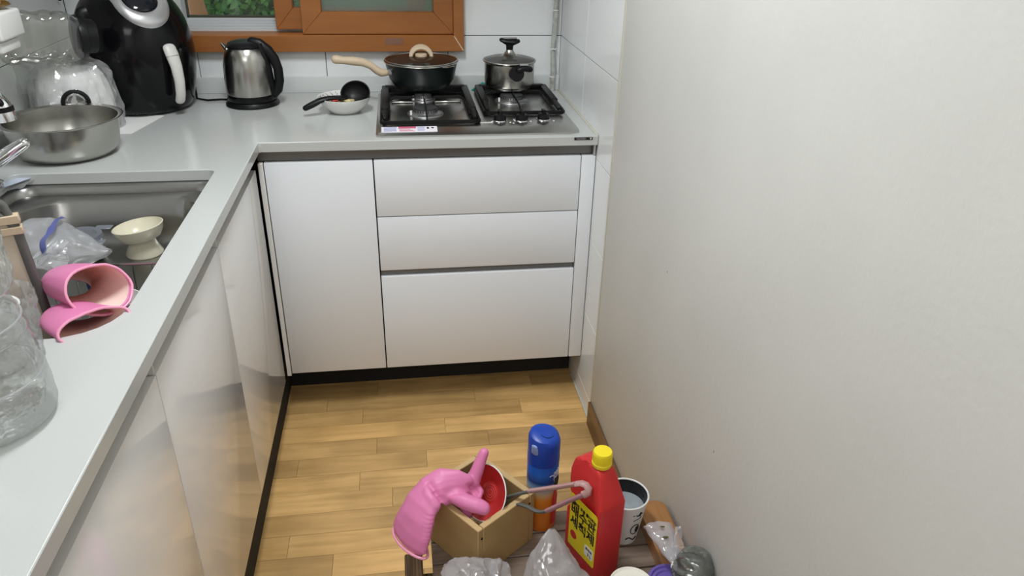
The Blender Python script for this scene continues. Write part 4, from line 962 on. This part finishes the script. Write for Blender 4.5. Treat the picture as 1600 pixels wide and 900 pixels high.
def botw(a, z): return 1+0.012*math.sin(a*9+z*70)*(1 if z > 1.03 else 0.15)+(0.035 if z > 1.03 else 0.012)*noise.noise(V((math.cos(a)*5, math.sin(a)*5, z*70)))+(0.022*math.sin(13*a+z*170)*math.sin(13*a-z*170) if z > 1.03 else 0)
g = G().lathe([(r_, H+z) for r_, z in interp(bp_, 8)], (-0.142, -1.135, 0), 128, None, 1, 1, botw)
ob('bottle_body', g, M['film_bottle'], bt, ang=25)
g = G()
for z in (0.064, 0.115, 0.134, 0.172): g.torus((-0.142, -1.135, H+z), 0.0640 if z > 0.15 else 0.0720 if z < 0.1 else 0.0650, 0.0013, 48, 6)
ob('ribs', g, M['film_milk'], bt)
ob('cap', G().lathe([(0.018, H+0.355), (0.018, H+0.373), (0, H+0.374)], (-0.142, -1.135, 0), 24), M['white_plastic'], bt)

# ================= LOW BENCH AND WHAT STANDS ON IT =================
BZ = 0.25
be = thing('low_bench', 'low weathered wooden slat bench beside the painted wall', 'bench', (0.61, -1.05, 0))
yb = -0.755
ob('end_board', G().box((0.330, -1.35, 0.215), (0.366, -0.835, BZ), 0.003, 1), M['bench_end'], be)
for i in range(10):
    ob('slat', G().box((0.385, yb-0.058*(i+1)+0.0015, BZ-0.018), (0.888, yb-0.058*i-0.0015, BZ-random.uniform(0, 0.0008)), 0.0015, 1), M['bench'], be)
for x in (0.40, 0.82): ob('rail', G().box((x, -1.33, BZ-0.055), (x+0.035, yb-0.01, BZ-0.019)), M['bench_end'], be, smooth=False)
ob('rail', G().box((0.333, -1.30, 0.16), (0.40, -1.25, 0.2145)), M['bench_end'], be, smooth=False)
ob('rail', G().box((0.333, -0.90, 0.16), (0.40, -0.86, 0.2145)), M['bench_end'], be, smooth=False)
for x in (0.345, 0.835):
    for y in (-0.90, -1.30): ob('leg', G().box((x, y, 0), (x+0.04, y+0.045, BZ-0.056 if x > 0.5 else 0.16), 0.002, 1), M['bench_end'], be)
bb = G().prism(rrect(0.829, -1.36, W-0.0125, -0.787, [0.004, 0.004, 0.014, 0.006]), BZ+0.0005, BZ+0.034, None, 0.003)
tag(ob('wooden_board', bb, M['board']), 'orange-brown varnished wooden board lying against the painted wall', 'board')

# wooden box
A = math.radians(36.5); e1 = V((math.cos(A), math.sin(A), 0)); e2 = V((math.sin(A), -math.cos(A), 0))
bc = V((0.4835, -0.808, BZ)); hw, hd_ = 0.077, 0.083; th = 0.0135; bh = 0.128
mb = Matrix(((e1.x, -e2.x, 0, bc.x), (e1.y, -e2.y, 0, bc.y), (0, 0, 1, bc.z), (0, 0, 0, 1)))   # local x = e1, local y = -e2
bo = thing('wooden_box', 'square open box of plain wood boards standing on the low bench', 'box', tuple(bc))
def side(a, b):
    o = ob('side_panel', G().box(a, b, 0.0012, 1, mb), [M['mdf'], M['mdf_edge']], bo)
    for f_ in o.data.polygons:
        if f_.normal.z > 0.9: f_.material_index = 1
side((-hw, -hd_, 0.0006), (-hw+th, hd_, bh)); side((hw-th, -hd_, 0.0006), (hw, hd_, bh))
side((-hw+th+0.0003, -hd_, 0.0006), (hw-th-0.0003, -hd_+th, bh)); side((-hw+th+0.0003, hd_-th, 0.0006), (hw-th-0.0003, hd_, bh))
ob('bottom_panel', G().box((-hw+th, -hd_+th, 0.0006), (hw-th, hd_-th, 0.010), 0, 1, mb), M['mdf'], bo, smooth=False)
for (lx, lz) in ((-0.068, 0.105), (0.062, 0.108), (-0.06, 0.03)):
    q = mb @ V((lx, -hd_-0.0003, lz)); ob('nail', G().cyl(q, q+e2*0.0008, 0.0026, seg=10), M['ink'], bo)

# red dish leaning in the box
mj_ = (V((0.533, -0.822, 0.430))-V((0.477, -0.848, 0.325))).normalized(); dn = (V((-0.72, -0.50, 0.5))-mj_*V((-0.72, -0.50, 0.5)).dot(mj_)).normalized()
dcn = V((0.5035, -0.8320, 0.3775))-e2*0.014+V((0, 0, 0.004))
dq = dn.to_track_quat('Z', 'Y').to_matrix().to_4x4()
di = thing('dish', 'shallow red dish with a pale rim leaning inside the wooden box', 'dish', tuple(dcn))
g = G().lathe([(0, -0.016), (0.022, -0.016), (0.026, -0.012), (0.048, -0.003), (0.0545, 0.003), (0.0555, 0.001), (0.048, -0.007), (0.024, -0.020), (0, -0.020)], dcn, 52, dq)
ob('plate_body', g, M['red_dish'], di)
ob('pale_rim', G().torus(dcn+dn*0.0022, 0.0552, 0.0013, 60, 6, dq), M['white'], di)
g = G()
for r_ in (0.006, 0.011, 0.016): g.torus(dcn-dn*0.0158, r_, 0.0006, 32, 5, dq)
ob('swirl_rings', g, mat('salmon_print', (0.62, 0.14, 0.12), 0.3), di)
# clutter in box
g = G()
for (x, y, z, sx2) in ((0.045, -0.048, 0.075, 1.1), (0.045, -0.02, 0.082, 1.2), (0.042, 0.01, 0.075, 1.3), (0.03, 0.04, 0.06, 1.5), (0.0, 0.03, 0.05, 1.4), (0.045, -0.03, 0.05, 1.2), (-0.03, 0.02, 0.03, 1.6), (-0.03, -0.04, 0.03, 1.6)):
    g.blob(tuple(mb @ V((x, y, z))), 0.013, 2, (sx2, 1.0, 0.9), 0.6, 60)
o = ob('wrapper_scraps', g, mat('grey_scraps', (0.16, 0.13, 0.12), 0.4, var=0.5, vscale=60)); tag(o, 'grey crumpled scraps filling the bottom of the wooden box', 'scraps', kind='stuff')

# pink glove over the box edge (one skin)
gl = thing('rubber_glove', 'bright pink rubber glove draped over the corner of the wooden box', 'glove', (0.40, -0.83, 0.37))
g = G()
def cap_tube(pts, rads, up=None): g.tube(pts, rads, 20, True, up, True)
cap_tube([(0.343, -0.870, 0.330), (0.350, -0.866, 0.350), (0.359, -0.858, 0.371), (0.370, -0.848, 0.392), (0.388, -0.836, 0.408), (0.412, -0.828, 0.412), (0.440, -0.826, 0.407), (0.458, -0.826, 0.402)],
         [(0.055, 0.018), (0.051, 0.020), (0.046, 0.021), (0.042, 0.020), (0.038, 0.017), (0.037, 0.0155), (0.034, 0.014), (0.028, 0.012)], (-0.8, -0.5, 0.35))
cap_tube([(0.435, -0.846, 0.402), (0.455, -0.862, 0.400), (0.474, -0.872, 0.397), (0.486, -0.877, 0.394)], [(0.016, 0.014), (0.0165, 0.015), (0.0160, 0.0145), (0.0145, 0.013)])
cap_tube([(0.468, -0.822, 0.392), (0.476, -0.810, 0.414), (0.487, -0.800, 0.440), (0.496, -0.793, 0.458)], [0.0135, 0.0130, 0.0118, 0.0105])
cap_tube([(0.455, -0.804, 0.404), (0.474, -0.812, 0.396), (0.482, -0.826, 0.388), (0.476, -0.842, 0.384)], [0.012, 0.011, 0.011, 0.010])
cap_tube([(0.44, -0.835, 0.396), (0.452, -0.845, 0.380), (0.456, -0.852, 0.362), (0.452, -0.856, 0.345)], [0.012, 0.011, 0.010, 0.009])
o = ob('glove_skin', g, M['pink'], gl, normals=True); remesh(o, 0.0024, 5, 0.5)
def seg_d(w, a, b):
    t_ = max(0, min(1, (w-a).dot(b-a)/(b-a).length_squared)); return (w-(a+(b-a)*t_)).length
cr_seg = [(V((0.3850, -0.832, 0.4275)), V((0.3959, -0.8494, 0.4215)), 0.0055, 0.0060), (V((0.3959, -0.8494, 0.4215)), V((0.409, -0.860, 0.407)), 0.0085, 0.0065),
          (V((0.409, -0.860, 0.407)), V((0.404, -0.862, 0.385)), 0.008, 0.007), (V((0.460, -0.829, 0.412)), V((0.480, -0.836, 0.398)), 0.0075, 0.0060),
          (V((0.418, -0.850, 0.418)), V((0.448, -0.850, 0.411)), 0.004, 0.0060)]
nn_ = [v.normal.copy() for v in o.data.vertices]
for v, n0 in zip(o.data.vertices, nn_):   # creases and folds of the rubber
    w = v.co+wpos(gl); dsp = 0
    for a_, b2, dep, sg_ in cr_seg: dsp = max(dsp, dep*math.exp(-(seg_d(w, a_, b2)/sg_)**2))
    ridge = 0.0035*math.exp(-((seg_d(w, V((0.379, -0.845, 0.4235)), V((0.395, -0.868, 0.404)))-0.003)/0.006)**2)
    v.co += n0*(ridge-dsp)
for v in o.data.vertices:
    w = v.co+wpos(gl)
    if 0.335 < w.z < 0.40:
        v.co += v.normal*(0.0004*math.sin(w.z*900+w.x*200)*max(0, 1-abs(w.x-0.385)/0.022))
    v.co += v.normal*0.002*nz(w, 32)
    if w.z < 0.318: v.co.z = 0.318-gl.location.z-(0.318-w.z)*0.35
g = G(); rg = []
u0 = V((-0.8, -0.5, 0.0)).normalized(); s0 = V((0.5, -0.8, 0)).normalized()
low = [v.co+wpos(gl) for v in o.data.vertices if v.co.z+wpos(gl).z < 0.331]
cc = V((sum(p.x for p in low)/len(low), sum(p.y for p in low)/len(low), 0.318))
ra = max(abs((p-cc).dot(s0)) for p in low); rb = max(abs((p-cc).dot(u0)) for p in low)
for k in range(40):
    a = 2*PI*k/40; rg.append(cc+s0*ra*0.99*math.cos(a)+u0*rb*0.97*math.sin(a)+V((0, 0, 0.002*math.sin(2*a))))
ob('cuff_bead', g.tube(rg+[rg[0]], 0.0030, 8, caps=False), M['pink_rim'], gl)

# tongs
tg = thing('tongs', 'tongs with dusty pink handles reaching from the wooden box to the red jug', 'tongs', (0.60, -0.86, 0.42))
mv = mat('mauve_plastic', (0.34, 0.17, 0.19), 0.35)
ob('handle_arm', G().tube([(0.578, -0.856, 0.408), (0.62, -0.886, 0.440), (0.655, -0.911, 0.468)], [(0.0078, 0.0048)]*3, 12, up=(-0.1, 0.75, 0.65)), M['dusty_pink'], tg)
ob('bend', G().tube([(0.654, -0.910, 0.467), (0.664, -0.916, 0.473), (0.671, -0.922, 0.4735), (0.675, -0.928, 0.469), (0.673, -0.931, 0.463), (0.664, -0.930, 0.457)], [(0.0078, 0.0045)]*6, 12), M['dusty_pink'], tg)
ob('handle_arm', G().tube([(0.665, -0.9305, 0.458), (0.642, -0.923, 0.440), (0.610, -0.915, 0.415), (0.602, -0.9125, 0.408)], [(0.0078, 0.0048)]*4, 12, up=(-0.1, 0.75, 0.65)), mv, tg)
ob('steel_arm', G().tube([(0.579, -0.857, 0.408), (0.56, -0.846, 0.394), (0.545, -0.836, 0.380), (0.532, -0.828, 0.366)], [(0.0055, 0.0035)]*4, 10, up=(-0.1, 0.75, 0.65)), M['grey_rubber'], tg)
ob('steel_arm', G().tube([(0.603, -0.913, 0.409), (0.594, -0.906, 0.400), (0.586, -0.895, 0.392), (0.574, -0.876, 0.386), (0.560, -0.858, 0.378), (0.545, -0.848, 0.366)], [(0.006, 0.0035)]*6, 10, up=(-0.1, 0.75, 0.65)), M['grey_rubber'], tg)

# spray can
sx_, sy_ = 0.619, -0.782
sp_ = thing('spray_can', 'blue and orange aerosol can with a blue trigger cap behind the wooden box', 'spray can', (sx_, sy_, BZ))
cr = 0.0325
def bands(z0, z1, name, mt): return ob(name, G().lathe([(cr, BZ+z0), (cr, BZ+z1)], (sx_, sy_, 0), 44), mt, sp_)
gmat = bpy.data.materials.new('can_print'); gmat.use_nodes = True
nt = gmat.node_tree; b_ = nt.nodes['Principled BSDF']; b_.inputs['Roughness'].default_value = 0.3
tc = nt.nodes.new('ShaderNodeTexCoord'); sx3 = nt.nodes.new('ShaderNodeSeparateXYZ'); nt.links.new(tc.outputs['Object'], sx3.inputs[0])
mr = nt.nodes.new('ShaderNodeMapRange'); mr.inputs[1].default_value = 0.0; mr.inputs[2].default_value = 0.165; nt.links.new(sx3.outputs['Z'], mr.inputs[0])
cr_ = nt.nodes.new('ShaderNodeValToRGB'); nt.links.new(mr.outputs[0], cr_.inputs[0])
els = cr_.color_ramp.elements; els[0].position = 0.0; els[0].color = (0.8, 0.2, 0.01, 1); els[1].position = 1.0; els[1].color = (0.01, 0.09, 0.45, 1)
for p_, c_ in ((0.52, (0.80, 0.25, 0.015)), (0.62, (0.62, 0.45, 0.22)), (0.72, (0.22, 0.36, 0.55)), (0.80, (0.005, 0.04, 0.2)), (0.93, (0.01, 0.10, 0.42))):
    e = els.new(p_); e.color = (*c_, 1)
nt.links.new(cr_.outputs[0], b_.inputs['Base Color'])
ob('can_body', G().lathe([(0, BZ+0.0006), (0.030, BZ+0.0006), (cr, BZ+0.004), (cr, BZ+0.172), (0.030, BZ+0.176)], (sx_, sy_, 0), 44), gmat, sp_)
cap = G().lathe([(0.0330, BZ+0.173), (0.0330, BZ+0.188), (0.0325, BZ+0.205), (0.0325, BZ+0.226), (0.029, BZ+0.236), (0.022, BZ+0.240), (0, BZ+0.240)], (sx_, sy_, 0), 44)
for v in cap.bm.verts:
    if v.co.z > BZ+0.2: v.co.z += (v.co.x-sx_)*0.10*-1+0.003*math.sin((v.co.y-sy_)*60)
co = ob('cap', cap, M['blue'], sp_)
ob('nozzle_opening', G().tube([(sx_-0.022, sy_-0.021, BZ+0.205), (sx_-0.024, sy_-0.0225, BZ+0.224)], [(0.009, 0.003), (0.007, 0.003)], 14, up=(-0.7, -0.7, 0), round_caps=True), mat('pale_blue_nozzle', (0.25, 0.33, 0.6), 0.3), co)
tq = []
for i in range(16):
    a = math.radians(200+i*15); tq.append((sx_+0.004+0.014*math.cos(a), sy_+0.016*math.sin(a), BZ+0.2385-(0.014*math.cos(a))*0.1))
ob('button_groove', G().tube(tq, 0.0011, 6), M['can_blue'], co)
xd = V((0.93, -0.37, 0))
g = G()
def oncan(a, z): return V((sx_+(cr+0.0003)*math.cos(a), sy_+(cr+0.0003)*math.sin(a), BZ+z))
for pts_ in ([(-1.32, .150), (-1.2, .152), (-1.08, .151)], [(-1.05, .148), (-0.98, .157), (-0.90, .158), (-0.86, .151), (-0.95, .146), (-1.03, .149)], [(-0.84, .150), (-0.78, .160), (-0.70, .158), (-0.74, .151)], [(-0.66, .153), (-0.60, .163), (-0.5, .160), (-0.55, .154)], [(-1.0, .143), (-0.8, .143), (-0.6, .148), (-0.4, .156)], [(-1.0, .142), (-0.96, .134), (-0.92, .120)]):
    g.tube([oncan(a_, z_) for a_, z_ in pts_], 0.0007, 5)
x_ = ob('script_print', g, M['white'], sp_); x_['kind'] = 'stuff'
ob('dark_print', G().tube([oncan(-0.72, z_) for z_ in (.110, .120, .132, .140)], [(0.001, 0.0006), (0.008, 0.0006), (0.010, 0.0006), (0.008, 0.0006)], 10, up=(0.75, -0.66, 0)), M['ink'], sp_)
ob('red_print', G().tube([(sx_+0.021, sy_-0.0258, BZ+0.02), (sx_+0.023, sy_-0.0240, BZ+0.09), (sx_+0.022, sy_-0.025, BZ+0.11)], [(0.008, 0.0012), (0.009, 0.0012), (0.002, 0.0012)], 10, up=(0.7, -0.7, 0)), M['red'], sp_)

# red jug
U = V((0.914, 0.406, 0)); Vv = V((-0.406, 0.914, 0))
nw, bd_ = 0.062, 0.100
P0 = V((0.690, -0.964, BZ)); jc = P0+U*nw/2+Vv*bd_/2
rj = thing('detergent_jug', 'red plastic jug of drain cleaner with a yellow screw cap and yellow label', 'jug', tuple(jc))
hb = bd_/2
out = [(-hb, 0.0), (hb, 0.0), (hb, 0.130), (hb-0.020, 0.142), (hb-0.024, 0.168), (hb-0.012, 0.186), (hb-0.001, 0.196), (hb+0.003, 0.220), (hb-0.002, 0.246), (hb-0.018, 0.257), (0.014, 0.255), (0.006, 0.2585), (-0.018, 0.2585), (-0.026, 0.252), (-hb, 0.190)]
# prism: x = v axis, y = z, extrude along U
mj = Matrix(((Vv.x, 0, U.x, jc.x), (Vv.y, 0, U.y, jc.y), (0, 1, 0, BZ+0.0006), (0, 0, 0, 1)))
g = G(); t_ = bmesh.new()
lay = [(-nw/2, 0.88), (-nw/2+0.006, 1.0), (nw/2-0.006, 1.0), (nw/2, 0.88)]
sub_out = out
g.prism(sub_out, -nw/2, nw/2, mj, 0.006, 3)
# taper the upper shoulder toward the neck
for v in g.bm.verts:
    z = v.co.z-BZ
    if z > 0.190:
        d = (v.co-jc).dot(U); k = 1-0.42*min(1, (z-0.190)/0.07)
        v.co -= U*d*(1-k)
ob('jug_body', g, M['red'], rj, ang=50)
nk = jc+Vv*(-0.006)
ob('neck', G().lathe([(0.016, 0.246), (0.016, 0.268)], (nk.x, nk.y, BZ), 32), M['red'], rj)
cp = G().lathe([(0.0178, 0.2605), (0.0187, 0.262), (0.0187, 0.268), (0.0178, 0.269), (0.0178, 0.289), (0.0165, 0.292), (0, 0.2925)], (nk.x, nk.y, BZ), 48)
co = ob('cap', cp, M['yellow'], rj)
g = G()
for k in range(36):
    a = 2*PI*k/36; g.box((nk.x+0.0179*math.cos(a)-0.0004, nk.y+0.0179*math.sin(a)-0.0004, BZ+0.271), (nk.x+0.0179*math.cos(a)+0.0004, nk.y+0.0179*math.sin(a)+0.0004, BZ+0.288))
ob('cap_ribs', g, M['yellow'], co, smooth=False)
n_ = -U; fx = -Vv
lc = jc-U*(nw/2+0.0004)
def onface(x, z, out_=0.0): return lc+fx*x+V((0, 0, z))-U*out_
ml = Matrix(((fx.x, 0, n_.x, lc.x), (fx.y, 0, n_.y, lc.y), (0, 1, 0, BZ), (0, 0, 0, 1)))
lb = ob('label', G().prism(rrect(-0.036, 0.045, 0.046, 0.176, [0.004, 0.005, 0.008, 0.005]), 0.0, 0.0005, ml), M['label_yellow'], rj, smooth=False)
for b_t, zz, sz, bo_, xx in (('배수관', 0.138, 0.0275, 0.0007, 0.005), ('세척제', 0.110, 0.0275, 0.0007, 0.005), ('막힌 곳을 뚫어주는', 0.157, 0.0085, 0.0003, 0.010)):
    text('lettering', b_t, sz, onface(xx, BZ+zz-BZ+0, 0.0007)+V((0, 0, 0)), fx, (0, 0, 1), M['ink'], lb, bo_)
ob('label_patch', G().prism(rrect(0.016, 0.060, 0.042, 0.086, [0.004]*4), 0.0005, 0.0009, ml), M['white'], lb, smooth=False)
text('lettering', '무자극', 0.007, onface(0.029, 0.078, 0.0012), fx, (0, 0, 1), M['ink'], lb, 0.0002)
text('lettering', '2 L', 0.009, onface(0.032, 0.067, 0.0012), fx, (0, 0, 1), M['ink'], lb, 0.0003)
ob('label_box', G().prism(rrect(-0.033, 0.152, -0.020, 0.162, [0.001]*4), 0.0005, 0.0008, ml), M['ink'], lb, smooth=False)
ob('label_red_dot', G().prism([(-0.02+0.010*math.cos(a/12*2*PI), 0.078+0.010*math.sin(a/12*2*PI)) for a in range(12)], 0.0005, 0.0008, ml), M['red_dish'], lb, smooth=False)

# patterned paper cup with liquid
ux, uy = 0.783, -0.838
pc = thing('paper_cup', 'white paper cup with a black doodle face and grey liquid, behind the red jug', 'cup', (ux, uy, BZ))
ch = 0.112
ob('cup_body', G().lathe([(0, BZ+0.004), (0.029, BZ+0.004), (0.030, BZ+0.0006), (0.031, BZ+0.0006), (0.0450, BZ+ch-0.002)], (ux, uy, 0), 48), M['white'], pc)
ob('cup_inside', G().lathe([(0.0440, BZ+ch-0.002), (0.0425, BZ+ch-0.012), (0.0375, BZ+0.062)], (ux, uy, 0), 48), mat('black_coating', (0.01, 0.01, 0.01), 0.3, bump=1, bscale=60), pc)
ob('cup_rim', G().torus((ux, uy, BZ+ch-0.001), 0.0448, 0.002, 52, 8), M['ceramic'], pc)
ob('liquid', G().lathe([(0.0405, BZ+0.080), (0.02, BZ+0.0815), (0, BZ+0.081)], (ux, uy, 0), 40), M['liquid'], pc)
def oncup(a, z, o=0.0006):
    r_ = 0.031+(0.045-0.031)*(z/ch)+o; return V((ux+r_*math.cos(a), uy+r_*math.sin(a), BZ+z))
g = G()
af_ = math.atan2(-0.95, 0.0)-0.30
def stroke(pts, w=0.0012): g.tube([oncup(af_+x/0.038, z) for x, z in pts], w, 6)
ey = [(0.026+0.010*math.cos(t/14*2*PI), 0.046+0.014*math.sin(t/14*2*PI)) for t in range(15)]
stroke(ey, 0.0010); stroke([(0.030, 0.040), (0.031, 0.052)], 0.0034)
stroke([(0.008+0.004*i, 0.018+0.005*math.sin(i*0.9)) for i in range(8)], 0.0013)
stroke([(0.018, 0.074), (0.020, 0.0745), (0.024, 0.0755), (0.029, 0.076), (0.036, 0.078)], 0.0007)
stroke([(0.022, 0.090), (0.025, 0.086), (0.028, 0.088), (0.031, 0.095)], 0.0013); stroke([(0.030, 0.084), (0.033, 0.091), (0.037, 0.088)], 0.0013); stroke([(0.016, 0.088), (0.016, 0.0905)], 0.0007); stroke([(0.018, 0.0885), (0.018, 0.091)], 0.0007)
ob('doodle_print', g, M['ink'], pc)

# white cup lower edge, purple container, bottle cap
g = G().lathe([(0, BZ+0.0006), (0.028, BZ+0.0006), (0.0395, BZ+0.086), (0.0405, BZ+0.088), (0.039, BZ+0.088), (0.036, BZ+0.085), (0, BZ+0.084)], (0.737, -1.040, 0), 44)
tag(ob('paper_cup', g, mat('cream_cup', (0.80, 0.77, 0.68), 0.4)), 'plain cream cup at the bottom edge, in front of the red jug', 'cup')
pcn = thing('lidded_tub', 'small tub with a purple lid at the bottom edge, under the knotted bag', 'tub', (0.825, -1.01, BZ))
ob('tub', G().lathe([(0, BZ+0.0006), (0.034, BZ+0.0006), (0.038, BZ+0.04)], (0.825, -1.01, 0), 40), M['lid_plastic'], pcn)
ob('tub_lid', G().lathe([(0.0415, BZ+0.036), (0.043, BZ+0.038), (0.043, BZ+0.047), (0.0405, BZ+0.049), (0.037, BZ+0.049), (0.035, BZ+0.045), (0.03, BZ+0.045), (0.028, BZ+0.042), (0, BZ+0.042)], (0.825, -1.01, 0), 44), M['purple'], pcn)
g = G().lathe([(0, 0.0), (0.013, 0.0), (0.0135, 0.001), (0.0135, 0.010), (0.012, 0.012), (0, 0.0122)], (0.857, -0.935, BZ+0.0345), 28)
tag(ob('bottle_cap', g, mat('grey_white_plastic', (0.55, 0.57, 0.56), 0.4)), 'small grey-white cap lying on the orange-brown board', 'cap')

# knotted bag with dark contents
kb_ = thing('knotted_bag', 'knotted clear plastic bag holding something dark, against the painted wall', 'bag', (0.852, -1.0, BZ+0.035))
nkp = V((0.838, -0.998, 0.327))
ob('dark_contents', G().blob((0.862, -1.020, 0.334), 0.034, 4, (0.85, 1.0, 0.85), 0.35, 30), M['dark_stuff'], kb_)
def kbf(u, v):
    a = 2*PI*u; c = nkp.lerp(V((0.862, -1.020, 0.336)), min(1, v*1.4)); c2 = V((0.862, -1.020, 0.336))
    th_ = v*PI*0.97+0.05
    ax_ = (c2-nkp).normalized(); s1 = ax_.cross(V((0, 0, 1))).normalized(); s2 = s1.cross(ax_)
    r_ = 0.041*math.sin(th_)*(1+0.20*math.cos(a*9+2*math.sin(a*2))*(1-v)**0.7); p = c2-ax_*0.040*math.cos(th_)*0.95+s1*r_*math.cos(a)+s2*r_*math.sin(a)*0.85
    p += crumple(p, 0.003, 30, 1); p.x = min(p.x, W-0.0055); return p
ob('bag_skin', G().grid(kbf, 66, 24, True), film('grey_film', (0.75, 0.78, 0.75), 0.20, 1.6, 0.12, (0.5, 0.55, 0.5), 0.5, 40), kb_, ang=20)
ob('knot', G().blob(nkp, 0.0085, 3, (1.2, 0.9, 0.9), 0.4, 70).blob(nkp+V((0.006, -0.004, -0.004)), 0.007, 3, (1, 1, 1), 0.4, 70), M['white'], kb_)
def tail(u, v):
    c = nkp.lerp(V((0.828, -0.917, 0.345)), v); a = 2*PI*u; r_ = 0.006+0.023*v**0.7
    p = c+V((math.cos(a)*r_, 0.2*math.sin(a)*r_*0.5, math.sin(a)*r_*0.45)); return p+crumple(p, 0.005*v, 50, 4)
ob('bag_tail', G().grid(tail, 36, 24, True), film('white_milky_film', (0.85, 0.85, 0.87), 0.62, 0.6, 0.15, (0.75, 0.72, 0.74), 0.6, 60), kb_, ang=25)
def tail2(u, v):
    p = V((0.850+0.022*(u-0.5)*(1-v*0.5), -0.985+0.04*v, 0.335+0.035*v)); return p+crumple(p, 0.006, 50, 7)
ob('bag_ear', G().grid(tail2, 12, 12), M['film_milk'], kb_, ang=25)
g = G().blob((0.829, -0.952, 0.3515), 0.0035, 2, (1.6, 0.9, 0.4), 0.5, 200).blob((0.829, -0.930, 0.357), 0.0025, 2, (1.8, 0.9, 0.4), 0.5, 300)
ob('specks', g, mat('olive_specks', (0.08, 0.08, 0.02), 0.6), kb_)

# crumpled clear bags in front
def bagA(u, v):
    x = 0.404+0.120*u; y = -0.925-0.20*v; z = 0.338-0.06*abs(u-0.5)**2-0.03*v+0.008*math.sin(u*5)
    if v < 0.10: z -= (0.10-v)*0.35
    p = V((x+0.03*v*(u-0.5), y, z)); return p+crumple(p, 0.010, 20, 2)+crumple(p, 0.004, 75, 8)
o = ob('plastic_bag', G().grid(bagA, 44, 54), film('bag_white', (0.9, 0.9, 0.92), 0.50, 0.9, 0.16, (0.85, 0.83, 0.87), 0.6, 35), ang=22)
tag(o, 'flat crumpled clear plastic bag in front of the wooden box', 'bag')
def bagB(u, v):
    a = 2*PI*u; pk = V((0.602, -0.955, 0.405)); r_ = 0.004+0.105*v**0.85
    p = pk+V((math.cos(a)*r_*0.95-0.008*v+0.022*v*v, math.sin(a)*r_*0.62-0.105*v, -0.150*v)); 
    p += crumple(p, 0.003+0.016*v, 15, 5)+crumple(p, 0.0015+0.006*v, 60, 8)+V((math.cos(a), math.sin(a)*0.7, 0))*0.006*v*math.sin(a*7); p.z = max(p.z, BZ+0.002); return p
o = ob('plastic_bag', G().grid(bagB, 84, 46, True), film('bag_peak', (0.90, 0.90, 0.90), 0.45, 0.9, 0.14, (0.78, 0.74, 0.76), 0.6, 35), ang=22)
tag(o, 'large crumpled clear plastic bag rising to a peak left of the red jug', 'bag')

# ---------------- floating checks / small marks on the painted wall ----------------
g = G()
for (y, z, l) in ((-0.62, 0.75, 0.004), (-0.95, 0.55, 0.005), (-0.55, 0.40, 0.003)):
    g.box((W-0.0046, y, z), (W-0.0040, y+0.002, z+l))
ob('scuff_marks', g, mat('scuff', (0.35, 0.32, 0.28), 0.8), wr, smooth=False)
